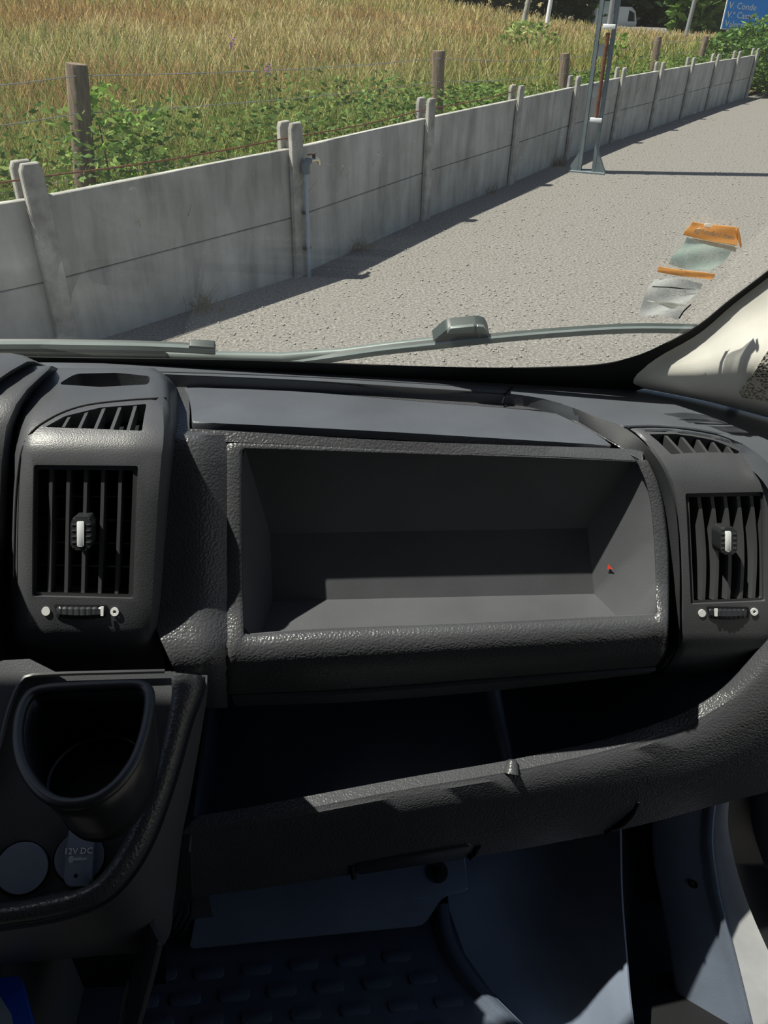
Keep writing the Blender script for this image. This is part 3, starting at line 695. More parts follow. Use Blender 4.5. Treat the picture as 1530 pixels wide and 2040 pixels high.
tube('curved_slot', [Vector(p) for p in resample([lipplane(x, y, .001) for x, y in ((1272, 1597), (1264, 1614), (1245, 1637), (1205, 1660))], 14)], [.0022]*4+[.0035]*7+[.002]*3, M['gap'], tray, 6)
hp = Plane(lipplane(720, 1725, .004), lipplane(940, 1690, .004), lipplane(830, 1725, .004))
slab('pull_handle', hp, rp([(712, 1722), (935, 1682), (942, 1688), (925, 1712), (716, 1744), (708, 1735)], 5), .008, M['smooth'], tray, 0, .002)
tube('handle_notch', [lipplane(x, y, .003) for x, y in ((700, 1722), (702, 1735), (705, 1748))], .004, M['gap'], tray, 6)
tube('handle_slot', [lipplane(x, y, .003) for x, y in ((952, 1683), (946, 1697), (934, 1708))], .0045, M['gap'], tray, 6)
slab('end_block', Plane(W(344, 1745, .60), W(384, 1745, .60), W(360, 1790, .605)), rp([(345, 1700), (380, 1695), (383, 1795), (372, 1802), (345, 1798), (340, 1760)], 6), .05, M['smooth'], tray, .004, .003)
sl = tr3([(1336, 1452, .675), (1350, 1444, .675), (1362, 1439, .676)][:3]) if False else None
slab('inner_tab', Plane(W(1290, 1470, .72), W(1365, 1440, .728), W(1340, 1470, .71)), [(1302, 1478), (1340, 1458), (1352, 1457), (1366, 1462), (1340, 1476)], .004, M['grain'], tray, 0, 0)

# ---------------------------------------------------------------- centre console with cup holder and sockets
con = thing('centre_console', 'dark centre console with curved glossy rim below the left vent pod', 'console', W(150, 1850, .5))
K = Plane(W(10, 1350, .595), W(340, 1342, .605), W(100, 1800, .447))
inn = [(341, 1340), (342, 1380), (337, 1421), (325, 1480), (309, 1537), (279, 1608), (242, 1686), (197, 1749), (149, 1776), (80, 1793), (0, 1807), (-90, 1820)]
sea = [(404, 1345), (402, 1369), (390, 1405), (376, 1442), (354, 1522), (328, 1604), (298, 1680), (257, 1747), (205, 1795), (120, 1826), (0, 1846), (-90, 1858)]
sil = [(406, 1350), (404, 1385), (396, 1440), (386, 1500), (370, 1590), (357, 1652), (347, 1725), (338, 1800), (318, 1880), (200, 1895), (0, 1912), (-90, 1920)]
NC = 60
ai, as_, al = resample(inn, NC), resample(sea, NC), resample(sil, NC)
slab('base_plate', K, [(-90, 1352), (341, 1338)]+ai[3:]+[(-90, 1700)], .01, M['fine'], con, -.012, 0)
Ki = [K.hit(*p) for p in ai]; Ks = [K.off(-.006).hit(*p) for p in as_]
mid = [K.off(.007).hit(lerp(p[0], q[0], .40), lerp(p[1], q[1], .40)) for p, q in zip(ai, as_)]
m3 = [K.off(.004).hit(lerp(p[0], q[0], .78), lerp(p[1], q[1], .78)) for p, q in zip(ai, as_)]
sheet('rim', [[p-K.n*.02 for p in Ki], Ki, [lerp(p, q, .35)+K.n*.003 for p, q in zip(Ki, mid)], mid, m3, Ks, [p-K.n*.004 for p in Ks]], M['grain'], con, .003, smooth=60)
KS = [K.off(-.0055).hit(*p) for p in as_]
tube('rim_seam', KS, .0007, M['deck'], con, 5)
SY = [(0, .63), (.15, .615), (.35, .58), (.55, .548), (.75, .52), (1, .476)]
silp = [W(x, y, pw(SY, j/(NC-1))) for j, (x, y) in enumerate(al)]
KS2 = [K.off(-.007).hit(*p) for p in as_]
sheet('flank', [KS2, [lerp(p, q, .5)+K.n*.004 for p, q in zip(KS2, silp)], silp, [p+Vector((-.11, .28, -.26)) for p in silp]], M['fine'], con, .004, smooth=60)
tube('flank_line', [lerp(p, q, .55)+K.n*.0042 for p, q in zip(KS2[26:46], silp[26:46])], .0007, M['gap'], con, 5)
# inner wall of the recess at the back and left
sheet('recess_back', [[W(x, y_, Y_) for x in (-90, 0, 100, 200, 300, 345)] for y_, Y_ in ((1296, .80), (1360, .76), (1430, .72))], M['smooth'], con, .004)
a = resample([(-30, 1560), (0, 1480), (19, 1410), (45, 1356), (90, 1344), (328, 1337)], 30)
tube('recess_edge', [K.off(-.004).hit(*p) for p in a], .0022, M['smooth'], con, 6)
sheet('left_flank', [[K.off(-.004).hit(*p) for p in a[:18]], [K.off(-.006).hit(p[0]-60, p[1]-30) for p in a[:18]]], M['fine'], con, .004)
sheet('left_side', [[Vector((-.335, y_*SC, H+z_*SC)) for z_ in (-.62, -.9, -1.2, -1.56)] for y_ in (.42, .60, .78)], M['fine'], con, .005)  # unseen console side, added to keep sun off the floor mat
# lower open compartment of the console
lw_ = resample([(318, 1880), (304, 1940), (288, 2000), (262, 2090)], 10)
rw_ = [W(x, y, .478) for x, y in lw_]
sheet('lower_side', [rw_, [p+Vector((-.012, .02, 0)) for p in rw_], [p+Vector((-.012, .20, 0)) for p in rw_]], M['fine'], con, .004)
tube('lower_edge', rw_, .0022, M['fine'], con, 6)
sheet('lower_back', [[W(x, y, .66) for x in (-120, 60, 200, 330)] for y in (1800, 1950, 2120)], M['gap'], con, .004)
tube('lower_fin', [W(x, y, .49) for x, y in ((256, 1955), (248, 1990), (236, 2060))], [.0012, .0022, .0022], M['fine'], con, 6)
bl = thing('blue_folder', 'bright blue plastic folder standing in the lower left compartment', 'folder', W(20, 2040, .45))
BP = Plane(W(0, 1950, .50), W(38, 1948, .50), W(30, 2040, .455))
slab('cover', BP, rp([(-60, 1952), (36, 1944), (44, 1960), (78, 2090), (-60, 2090)], [0, 5, 3, 0, 0]), .012, M['blue'], bl, 0, .001)
slab('pale_label', BP, [(-60, 1960), (0, 1985), (22, 2020), (34, 2080), (-60, 2080)], .001, M['print'], bl, .0012, 0)

# cup holder
cup = thing('cup_holder', 'black D-shaped cup holder ring on the centre console', 'cup holder', W(170, 1480, .6))
ringp = rp([(58, 1382), (92, 1372), (180, 1367), (282, 1363), (299, 1376), (297, 1420), (286, 1470), (268, 1518), (236, 1562), (196, 1592), (150, 1603), (108, 1598), (74, 1573), (46, 1530), (34, 1480), (38, 1425)], 26, 4)
zc = W(180, 1366, .576).z; RP = Plane(Vector((0, 0, zc)), Vector((1, 0, zc)), Vector((0, 1, zc)))
RP = Plane(RP.o, RP.o+RP.u, RP.o+Vector((0, 1, .10)))
rr = [RP.hit(*p) for p in ringp]; cc = sum(rr, Vector())/len(rr)
tube('ring', rr, .0042, M['smooth'], cup, 10, closed=True)
def inset(k, dz): return [cc+(p-cc)*k+Vector((0, .010*dz/-.05, dz)) for p in rr]
bm = bmesh.new(); grid_faces(bm, [inset(1.0, -.001), inset(.985, -.03), inset(.93, -.055), inset(.90, -.075)], True)
o = from_bm('cup_wall', bm, M['smooth'], cup, 60)
sm = o.modifiers.new('thickness', 'SOLIDIFY'); sm.thickness = .003; sm.offset = -1
lip2 = [cc+Vector((.024*0, .006, -.048))+Vector((.036*math.cos(a), .036*math.sin(a), 0)) for a in [2*math.pi*i/32 for i in range(32)]]
tube('inner_ring', lip2, .002, M['smooth'], cup, 8, closed=True)
bm = bmesh.new(); poly_prism(bm, inset(.91, -.070), Vector((0, 0, 1)), .004); from_bm('cup_floor', bm, M['gap'], cup, 40)
KP = K.off(-.012)
def disc(pl, cx, cy, r, depth, off, mat, name, parent, bevel=.002, n=40):
    c0 = pl.off(off).hit(cx, cy); rr_ = r
    pts = [c0+pl.u*(rr_*math.cos(2*math.pi*i/n))+pl.v*(rr_*math.sin(2*math.pi*i/n)) for i in range(n)]
    bm = bmesh.new(); poly_prism(bm, pts, pl.n, depth, bevel, 3); return from_bm(name, bm, mat, parent, 40)
pxm = (KP.hit(210, 1710)-KP.hit(110, 1710)).length/100.0
cap = thing('blank_cap', 'plain round grey blanking cap on the console beside the power socket', 'cap', KP.hit(43, 1730))
disc(KP, 43, 1731, 55*pxm, .004, .0015, M['gap'], 'collar', cap, .001)
disc(KP, 43, 1730, 50*pxm, .008, .0045, M['kick'], 'dome', cap, .004)
sok = thing('power_socket', 'round power socket cover marked 12V DC on the console', 'power socket', KP.hit(158, 1710))
disc(KP, 158, 1711, 53*pxm, .004, .0015, M['gap'], 'collar', sok, .001)
disc(KP, 158, 1709, 49*pxm, .008, .005, M['kick'], 'cover', sok, .002)
fp = slab('flap', KP, rp([(137, 1655), (188, 1653), (183, 1757), (172, 1765), (140, 1766), (126, 1758)], [3, 3, 12, 4, 4, 12]), .006, M['kick'], sok, .0085, .001)
ku = (KP.hit(200, 1708)-KP.hit(110, 1711)).normalized(); kv = (KP.hit(160, 1680)-KP.hit(155, 1740)).normalized()
text('socket_print', '12V DC', KP.off(.0088).hit(156, 1696), ku, kv, 17*pxm, M['white'], fp)
bm = bmesh.new(); k0 = KP.off(.0090).hit(154, 1712)
kp_ = [(-18, 0), (-16, 6), (-9, 6), (-8, 2), (8, 3), (10, 1), (12, 3), (14, 1), (17, 3), (19, 0), (17, -2), (-8, -2), (-9, -6), (-16, -6)]
poly_prism(bm, [k0+ku*(x*pxm)+kv*(y*pxm*1.15) for x, y in kp_], KP.n, .0004); from_bm('key_print', bm, M['print'], fp)
disc(KP, 151, 1745, 4*pxm, .001, .0088, M['gap'], 'dimple', fp, 0, 16)
slab('broken_corner', KP, [(178, 1745), (188, 1738), (184, 1758), (172, 1762)], .003, M['cream'], sok, .004, .0005)

# ---------------------------------------------------------------- footwell
MP = Plane(W(345, 1942, .675), W(790, 1905, .69), W(600, 2040, .585))
mat_ = thing('floor_mat', 'dark rubber floor mat with raised oblong studs in the footwell', 'floor mat', MP.hit(600, 1980))
slab('mat_sheet', MP, [(180, 1890), (300, 1875), (850, 1815), (895, 1810), (925, 1900), (985, 1985), (1075, 2070), (1075, 2140), (120, 2140)], .006, M['matr'], mat_, 0, .001)
studs = [(322, 1943), (416, 1939), (511, 1931), (605, 1922), (698, 1914), (790, 1906), (285, 1997), (369, 1991), (466, 1983), (561, 1974), (656, 1966), (751, 1958), (842, 1949), (313, 2040), (414, 2034), (511, 2028), (609, 2020), (707, 2012), (802, 2004), (894, 1996), (460, 2082), (560, 2074), (660, 2066), (760, 2057), (860, 2048)]
su = (MP.hit(790, 1906)-MP.hit(416, 1938)).normalized(); sv = MP.n.cross(su)
pm = (MP.hit(620, 1974)-MP.hit(560, 1978)).length/60.0; me0 = None
for x, y in studs:
    c0 = MP.hit(x, y)
    if me0 is None:
        bm = bmesh.new(); pts = rp([(-30, -12), (30, -12), (30, 12), (-30, 12)], 11, 3)
        poly_prism(bm, [su*(a_*pm)+sv*(b_*pm)+MP.n*.0035 for a_, b_ in pts], MP.n, .0045, .0015, 2)
        o = from_bm('stud', bm, M['matr'], None, 40); me0 = o.data
    else: o = bpy.data.objects.new('stud', me0); COL.objects.link(o)
    o.location = c0; o.parent = mat_; o.matrix_parent_inverse = Matrix.Translation(-mat_.location)
a = resample([(893, 1800), (898, 1840), (915, 1890), (950, 1945), (1000, 2000), (1075, 2075)], 30)
sheet('raised_edge', [[MP.off(.0).hit(x-38-8*i/30, y+4) for i, (x, y) in enumerate(a)], [MP.off(.012).hit(x-22, y+2) for x, y in a], [MP.off(.012).hit(x-10, y) for x, y in a], [MP.off(-.0).hit(x, y) for x, y in a]], M['matr'], mat_, .003, smooth=60)
kick = thing('kick_plate', 'sky-tinted slate plastic kick plate bolted above the floor mat', 'kick plate', W(640, 1860, .72))
KK = Plane(W(395, 1795, .765), W(925, 1712, .785), W(620, 1862, .70))
slab('plate', KK, rp([(398, 1770), (925, 1690), (932, 1772), (900, 1778), (880, 1790), (848, 1838), (835, 1843), (640, 1862), (378, 1889)], [0, 0, 4, 6, 12, 8, 8, 0, 5]), .03, M['kick'], kick, 0, .006, 3)
bt = disc(KK, 872, 1737, .0155, .004, .003, M['smooth'], 'bolt_washer', kick, .0015)
disc(KK, 873, 1736, .0075, .004, .006, M['gap'], 'bolt', bt, .001, 8)
cab = thing('cable_bundle', 'thin black cable loops hanging between the console and the kick plate', 'cable', W(350, 1840, .7))
for dx, rr0 in ((0, .0035), (11, .003), (22, .0028)):
    tube('cable', [W(x+dx, y+dx*.3, .68) for x, y in ((362, 1780), (358, 1815), (345, 1845), (325, 1865), (300, 1872))], rr0, M['smooth'], cab, 7)
SD = [[(905, 1700, .88), (1080, 1672, .86), (1235, 1640, .78)], [(893, 1800, .80), (1065, 1790, .79), (1238, 1780, .71)], [(930, 1920, .715), (1090, 1915, .70), (1248, 1910, .64)], [(1005, 2000, .65), (1130, 1995, .64), (1254, 1990, .59)], [(1090, 2090, .58), (1180, 2090, .575), (1266, 2090, .53)]]
rws = [[W(x, y, Y) for x, y, Y in resample(r, 12)] for r in SD]
rws = [list(c_) for c_ in zip(*[[Vector(p) for p in resample(col, 20)] for col in zip(*rws)])]
side = thing('footwell_side_panel', 'smooth sky-tinted slate side panel curving down the right of the footwell', 'side panel', W(1080, 1850, .74))
sheet('panel', rws, M['kick'], side, .004, smooth=60)
GP = [[(1215, 1605, .90), (1262, 1598, .96), (1322, 1590, .90)], [(1226, 1780, .80), (1275, 1780, .86), (1345, 1780, .82)], [(1240, 1920, .71), (1295, 1920, .78), (1366, 1920, .74)], [(1256, 2090, .60), (1310, 2090, .66), (1392, 2090, .64)]]
rws = [[W(x, y, Y) for x, y, Y in resample(r, 10)] for r in GP]
sheet('dark_gap', rws, M['gap'], side, .004)
door = thing('door_pillar_trim', 'grey lower door pillar trim with a screw at the right of the footwell', 'pillar trim', W(1390, 1850, .6))
DP = Plane(W(1310, 1650, .76), W(1425, 1620, .72), W(1420, 2040, .60))
lft = [(1298, 1600), (1300, 1690), (1306, 1740), (1318, 1800), (1332, 1880), (1343, 1960), (1352, 2010), (1362, 2090)]
rgt = [(1432, 1570), (1423, 1650), (1424, 1700), (1436, 1780), (1456, 1860), (1478, 1950), (1500, 2040), (1512, 2090)]
a, c = resample(lft, 30), resample(rgt, 30)
rws = [[DP.off(-.03).hit(*p) for p in a], [DP.off(-.004).hit(*p) for p in a], [DP.hit(p[0]+5, p[1]) for p in a], [DP.hit(q[0]-32, q[1]) for q in c], [DP.off(-.002).hit(q[0]-26, q[1]) for q in c], [DP.off(.004).hit(q[0]-14, q[1]) for q in c], [DP.off(.002).hit(q[0]-4, q[1]) for q in c], [DP.off(-.02).hit(*q) for q in c]]
sheet('panel', rws, M['kick'], door, .004, smooth=60)
sc_ = disc(DP, 1380, 1762, .0075, .004, .002, M['smooth'], 'screw', door, .001)
disc(DP, 1379, 1761, .003, .003, .0032, M['slat'], 'screw_head', sc_, .0005, 12)
bodyw = thing('door_frame', 'white painted door frame strip beside the lower pillar trim', 'door frame', W(1470, 1850, .6))
BPl = DP.off(-.02)
ro_ = [(1455, 1560), (1450, 1640), (1458, 1690), (1470, 1740), (1490, 1800), (1515, 1860), (1545, 1920), (1600, 1990), (1660, 2090)]
a, c = resample(rgt, 30), resample(ro_, 30)
sheet('sill_paint', [[BPl.hit(p[0]-6, p[1]) for p in a], [BPl.off(.004).hit(lerp(p[0], q[0], .4), p[1]*.6+q[1]*.4) for p, q in zip(a, c)], [BPl.hit(*q) for q in c], [BPl.off(-.03).hit(*q) for q in c]], M['paint'], bodyw, .003, smooth=60)
dcard = thing('door_seal', 'black door seal panel outside the white door frame', 'door seal', W(1520, 1750, .62))
c2 = resample([(1530, 1560), (1540, 1620), (1560, 1680), (1590, 1740), (1620, 1800), (1650, 1860), (1690, 1930), (1740, 2000), (1780, 2090)], 30)
sheet('panel', [[BPl.off(-.022).hit(p[0]-3, p[1]) for p in c], [BPl.off(-.05).hit(lerp(p[0], q[0], .5), lerp(p[1], q[1], .5)) for p, q in zip(c, c2)], [BPl.off(-.03).hit(*q) for q in c2]], M['smooth'], dcard, .004, smooth=60)

# ================================================================ OUTDOORS
def smat(name, stops, scale, rough=.9, detail=5, bumpd=0, bscale=None, stretch=None, second=None):
    m, nt, b = new_mat(name); co = coords(nt, stretch)
    c = ramp(nt, noise(nt, co, scale, detail, .6), stops)
    if second:
        sc2, st2, f2 = second; c = mixc(nt, f2, c, ramp(nt, noise(nt, coords(nt), sc2, 4), st2), 'MULTIPLY')
    nt.links.new(c, b.inputs['Base Color']); b.inputs['Roughness'].default_value = rough; b.inputs['Specular IOR Level'].default_value = .25
    if bumpd: bump(nt, b, noise(nt, coords(nt), bscale or scale*3, 4), .6, bumpd)
    return m
M['gravel'] = smat('grey gravel', [(.30, (.100, .095, .088)), (.5, (.200, .191, .176)), (.72, (.34, .325, .302))], 48, .95, 6, .012, 60, None, (150, [(.32, (.55, .55, .55)), (.68, (1.25, 1.24, 1.22))], .9))
M['stone'] = smat('gravel stones', [(.3, (.19, .18, .16)), (.7, (.40, .375, .345))], 30, .9)
M['concrete'] = smat('weathered concrete', [(.30, (.29, .29, .27)), (.45, (.42, .415, .385)), (.70, (.56, .55, .51))], 3.4, .9, 7, .002, 70, (1.6, 1.6, .30), (2.2, [(.3, (.62, .62, .60)), (.65, (1, 1, 1))], .8))
M['concrete2'] = smat('pale concrete post', [(.3, (.22, .215, .195)), (.7, (.48, .465, .42))], 7, .95, 6, .003, 110)
M['wood'] = smat('weathered fence wood', [(.3, (.10, .075, .055)), (.55, (.22, .17, .125)), (.75, (.32, .26, .20))], 6, .9, 6, .003, 40, (9, 9, .8))
M['rust'] = smat('rusty iron', [(.3, (.07, .03, .02)), (.7, (.22, .09, .05))], 30, .85)
M['wire'] = plain('galvanised wire', (.32, .33, .34), .5, .3)
M['steel'] = smat('painted grey steel', [(.3, (.11, .14, .15)), (.7, (.20, .24, .25))], 4, .6)
M['pipe'] = plain('grey blue plastic pipe', (.30, .36, .42), .5)
M['brass'] = plain('pale brass', (.75, .68, .50), .3, .7)
M['soil'] = smat('dry field soil', [(.3, (.10, .085, .035)), (.5, (.20, .17, .07)), (.72, (.30, .23, .11))], 1.6, 1, 6, .03, 9)
M['signblue'] = plain('sky blue sign sheet', (.0, .27, .88), .5)
M['road'] = smat('grey asphalt', [(.3, (.16, .16, .16)), (.7, (.24, .24, .235))], 2, .9)
M['carglass'] = plain('dark car glass', (.03, .04, .05), .1)
M['bark'] = smat('tree bark', [(.3, (.06, .045, .03)), (.7, (.16, .12, .09))], 8, .9)
def leafmat(name, trans=.35):
    m, nt, b = new_mat(name); at = nt.nodes.new('ShaderNodeAttribute'); at.attribute_name = 'tint'
    co = coords(nt); c = mixc(nt, .6, at.outputs['Color'], ramp(nt, noise(nt, co, 2.5, 4), [(.3, (.62, .62, .58)), (.7, (1, 1, 1))]), 'MULTIPLY')
    nt.links.new(c, b.inputs['Base Color']); b.inputs['Roughness'].default_value = .7; b.inputs['Specular IOR Level'].default_value = .2
    t = nt.nodes.new('ShaderNodeBsdfTranslucent'); nt.links.new(c, t.inputs[0]); x = nt.nodes.new('ShaderNodeMixShader'); x.inputs[0].default_value = trans
    nt.links.new(b.outputs[0], x.inputs[1]); nt.links.new(t.outputs[0], x.inputs[2]); nt.links.new(x.outputs[0], nt.nodes['Material Output'].inputs[0]); return m
M['grass'] = leafmat('meadow grass'); M['leaf'] = leafmat('green leaves', .3)

# ---- wall line
foot = [(132, 695), (590, 548), (838, 437), (1010, 367), (1122, 318), (1213, 283), (1290, 258), (1352, 236), (1402, 219), (1445, 206), (1482, 195)]
WP = [G(*p) for p in foot]
WP = [WP[0]+(WP[0]-WP[1])*1.0+Vector((-.15, .12, 0)), ]+WP
WP = [WP[0]+(WP[0]-WP[1])]+WP
ptop = [1.07, 1.07, 1.07, 1.085, 1.06, 1.02, .99, .985, .975, .965, .95, .945, .945]
wtop = [.88, .88, .885, .915, .897, .885, .866, .858, .855, .84, .83, .82, .82]
def tang(i): a = WP[max(0, i-1)]; b = WP[min(len(WP)-1, i+1)]; return (b-a).normalized()
cw = thing('concrete_wall', 'low grey concrete panel wall with slotted posts behind the gravel yard', 'wall', WP[3])
Z3 = Vector((0, 0, 1))
for i, p in enumerate(WP):
    t = tang(i); nn = Vector((t.y, -t.x, 0)); hh = ptop[i]
    bm = bmesh.new()
    for sgn in (1, -1):
        prof = [(-.062, 0), (.062, 0), (.062, hh-.035), (.045, hh), (-.045, hh), (-.062, hh-.035)]
        c0 = p+nn*(sgn*.052+.0175)
        poly_prism(bm, [c0+t*a_+Z3*z_ for a_, z_ in prof], nn, .035, .006, 1)
    box_bm(bm, p+Z3*(hh*.5-.06), .045, .075, hh-.12, t, nn, Z3)
    from_bm('post', bm, M['concrete2'], cw, 30)
for i in range(len(WP)-1):
    a, b = WP[i], WP[i+1]; t = (b-a).normalized(); nn = Vector((t.y, -t.x, 0)); L = (b-a).length-.05
    for j in range(2):
        z0a, z1a = (0.0-.03, wtop[i]*.48) if j == 0 else (wtop[i]*.48+.006, wtop[i])
        z0b, z1b = (0.0-.03, wtop[i+1]*.48) if j == 0 else (wtop[i+1]*.48+.006, wtop[i+1])
        a0, b0 = a+t*.025+nn*.021, b-t*.025+nn*.021
        bm = bmesh.new(); poly_prism(bm, [a0+Z3*z0a, b0+Z3*z0b, b0+Z3*z1b, a0+Z3*z1a], nn, .042, .005, 1)
        from_bm('panel', bm, M['concrete'], cw, 30)
# ---- ground
bm = bmesh.new(); bm.faces.new([bm.verts.new(q) for q in ((-60, -40, 0), (80, -40, 0), (80, 120, 0), (-60, 120, 0))]); struct(from_bm('ground', bm, M['gravel']))
TD = (WP[-3]-WP[0]).normalized(); TN = Vector((TD.y, -TD.x, 0))
def wall_s(x, y):
    """signed distance behind the wall line (numpy), negative on the yard side"""
    X = np.array([p.x for p in WP]); Yv = np.array([p.y for p in WP])
    xx = np.concatenate([[X[0]-60], X, [X[-1]+60]]); d0 = (WP[1]-WP[0]); d1 = (WP[-1]-WP[-2])
    yy = np.concatenate([[Yv[0]-60*d0.y/d0.x], Yv, [Yv[-1]+60*d1.y/d1.x]])
    return (y-np.interp(x, xx, yy))*.62
def hfield(x, y):
    d = wall_s(x, y); left = 1/(1+np.exp((x-.35*y+4)/6.0))
    return .06+.012*np.clip(d, 0, 60)*(.35+2.2*left)*np.clip(d/25, 0, 1)+.06*np.sin(x*.9+y*.3)*np.clip(d/6, 0, 1)-.050*np.clip(y-26, 0, 60)*(1-left)**1.5
gx, gy = 90, 60; vv = []; 
for j in range(gy):
    d = 140*(j/(gy-1))**2.0
    for i in range(gx):
        x = -70+160*i/(gx-1); base = float(np.interp(x, [WP[0].x-60]+[p.x for p in WP]+[WP[-1].x+60], [WP[0].y-60*(WP[1]-WP[0]).y/(WP[1]-WP[0]).x]+[p.y for p in WP]+[WP[-1].y+60*(WP[-1]-WP[-2]).y/(WP[-1]-WP[-2]).x]))
        y = base+.03+d; vv.append((x, y, float(hfield(np.array(x), np.array(y)))))
vv = np.array(vv); ff = np.array([(j*gx+i, j*gx+i+1, (j+1)*gx+i+1, (j+1)*gx+i) for j in range(gy-1) for i in range(gx-1)])
fo = np_mesh('field_ground', vv, ff, M['soil']); struct(fo); smooth_mesh(fo.data, 60)

# ---- gravel stones
n = 26000
r = 2.2+15*RNG.random(n)**1.3; ang = np.radians(-32+80*RNG.random(n)); x, y = r*np.sin(ang), r*np.cos(ang)
ok = (wall_s(x, y) < -.12) & (y > 2.1); x, y = x[ok], y[ok]; n = len(x); s = (.004+.009*RNG.random(n)**2.5)
base = np.array([(1, 0, 0), (0, 1, 0), (-1, 0, 0), (0, -1, 0), (0, 0, .7), (0, 0, -.5)], float)
an = RNG.random(n)*6.28; ca, sa = np.cos(an), np.sin(an)
jit = .7+.6*RNG.random((n, 6, 1)); B = base[None]*jit*s[:, None, None]
VX = np.stack([B[..., 0]*ca[:, None]-B[..., 1]*sa[:, None]+x[:, None], B[..., 0]*sa[:, None]+B[..., 1]*ca[:, None]+y[:, None], B[..., 2]+(s*.25)[:, None]], -1).reshape(-1, 3)
tri = np.array([(0, 1, 4), (1, 2, 4), (2, 3, 4), (3, 0, 4), (1, 0, 5), (2, 1, 5), (3, 2, 5), (0, 3, 5)])
tag(np_mesh('gravel_stones', VX, (tri[None]+6*np.arange(n)[:, None, None]).reshape(-1, 3), M['stone']), 'loose grey stones scattered over the gravel yard', 'gravel', kind='stuff')

# ---- meadow
def vnoise(x, y, sc, seed):
    g = np.random.default_rng(seed).random((64, 64)); X, Y2 = x/sc, y/sc
    xi, yi = np.floor(X).astype(int), np.floor(Y2).astype(int); fx, fy = X-xi, Y2-yi; fx = fx*fx*(3-2*fx); fy = fy*fy*(3-2*fy)
    return (g[xi % 64, yi % 64]*(1-fx)+g[(xi+1) % 64, yi % 64]*fx)*(1-fy)+(g[xi % 64, (yi+1) % 64]*(1-fx)+g[(xi+1) % 64, (yi+1) % 64]*fx)*fy
def blades(x, y, h, w, col0, col1, bend):
    n = len(x); z = hfield(x, y); an = RNG.random(n)*6.28; ca, sa = np.cos(an), np.sin(an); bd = RNG.random(n)*6.28
    bx, by = np.cos(bd)*bend*h, np.sin(bd)*bend*h
    P = []
    for t, wk, bk in ((0, 1, 0), (.55, .8, .28), (1, .25, 1)):
        for sg in (-1, 1): P.append(np.stack([x+bx*bk+ca*w*wk*sg*.5, y+by*bk+sa*w*wk*sg*.5, z+h*t*(1-.25*bend*bk)], -1))
    VX = np.stack(P, 1).reshape(-1, 3); cc_ = np.stack([col0, col0, col0*.5+col1*.5, col0*.5+col1*.5, col1, col1], 1).reshape(-1, 3)
    q = np.array([(0, 1, 3, 2), (2, 3, 5, 4)]); return VX, (q[None]+6*np.arange(n)[:, None, None]).reshape(-1, 4), cc_
n = 150000
dd = np.exp(np.log(4.8)+(np.log(75)-np.log(4.8))*RNG.random(n)); ang = np.radians(-36+76*RNG.random(n)); x, y = dd*np.sin(ang), dd*np.cos(ang)
ws = wall_s(x, y); ok = ws > .15; x, y, dd, ws = x[ok], y[ok], dd[ok], ws[ok]; n = len(x)
pal = np.array([(.60, .46, .21), (.70, .60, .34), (.52, .32, .155), (.42, .41, .14), (.25, .33, .085)])
g1 = vnoise(x+40, y, 2.2, 3); g2 = vnoise(x+70, y+30, 5.0, 5); rr1 = RNG.random(n)
green = np.clip(1.15-ws*.22, .12, .85)+.7*(g2-.5); idx = np.where(rr1 < green, np.where(RNG.random(n) < .5, 4, 3), np.where(g1+.25*RNG.random(n) > .72, 2, np.where(RNG.random(n) < .5, 0, 1)))
col1 = pal[idx]*(.8+.4*RNG.random((n, 1))); col0 = pal[np.where(idx < 3, 3, 4)]*(.75+.3*RNG.random((n, 1)))
h = (.45+.5*RNG.random(n))*np.where(ws < 1.5, .8, 1.0); w = .005+.0013*dd
vx, fc, cc_ = blades(x, y, h, w, col0, col1, .15+.35*RNG.random(n))
tag(np_mesh('meadow_grass', vx, fc, M['grass'], cc_), 'tall dry meadow grass filling the field behind the wall', 'grass', kind='stuff')
def leaves(n, px_, py_, pz_, size, cols):
    an, ti_ = RNG.random(n)*6.28, RNG.normal(0, .7, n); u_ = np.stack([np.cos(an), np.sin(an), np.sin(ti_)*.7], -1); u_ /= np.linalg.norm(u_, axis=1)[:, None]
    v_ = np.cross(u_, RNG.normal(0, 1, (n, 3))); v_ /= np.linalg.norm(v_, axis=1)[:, None]; c_ = np.stack([px_, py_, pz_], -1); sz = size[:, None]
    VX = np.stack([c_-u_*sz, c_+v_*sz*.45, c_+u_*sz, c_-v_*sz*.45], 1).reshape(-1, 3)
    return VX, np.arange(4*n).reshape(-1, 4), np.repeat(cols, 4, 0)
n = 60000; si = RNG.random(n)*26-3.5; of = .15+1.5*RNG.random(n)**1.5
lx = np.interp(si, np.arange(len(WP))*2.0-4, [p.x for p in WP]); ly = np.interp(si, np.arange(len(WP))*2.0-4, [p.y for p in WP]); lx = lx-of*.78; ly = ly+of*.62
clump = vnoise(lx+20, ly+9, .55, 11); tallness = (.55+.50*clump+.28*vnoise(lx, ly+50, 1.3, 12))*np.interp(si, [0, 4, 7, 20], [1.05, 1.0, .80, .72])
lz = hfield(lx, ly)+tallness*(RNG.random(n)**.6); keep = (RNG.random(n) < np.clip(1.2-of*.55, .10, 1)*np.clip(clump*1.6-.25, .05, 1)); lx, ly, lz = lx[keep], ly[keep], lz[keep]; n = len(lx)
gp_ = np.array([(.085, .17, .035), (.14, .23, .05), (.21, .30, .075), (.11, .19, .055)])[RNG.integers(0, 4, n)]*(.75+.5*RNG.random((n, 1)))
vx, fc, cc_ = leaves(n, lx, ly, lz, .016+.024*RNG.random(n), gp_)
tag(np_mesh('weed_leaves', vx, fc, M['leaf'], cc_), 'green leafy weeds crowding along the back of the concrete wall', 'weeds', kind='stuff')

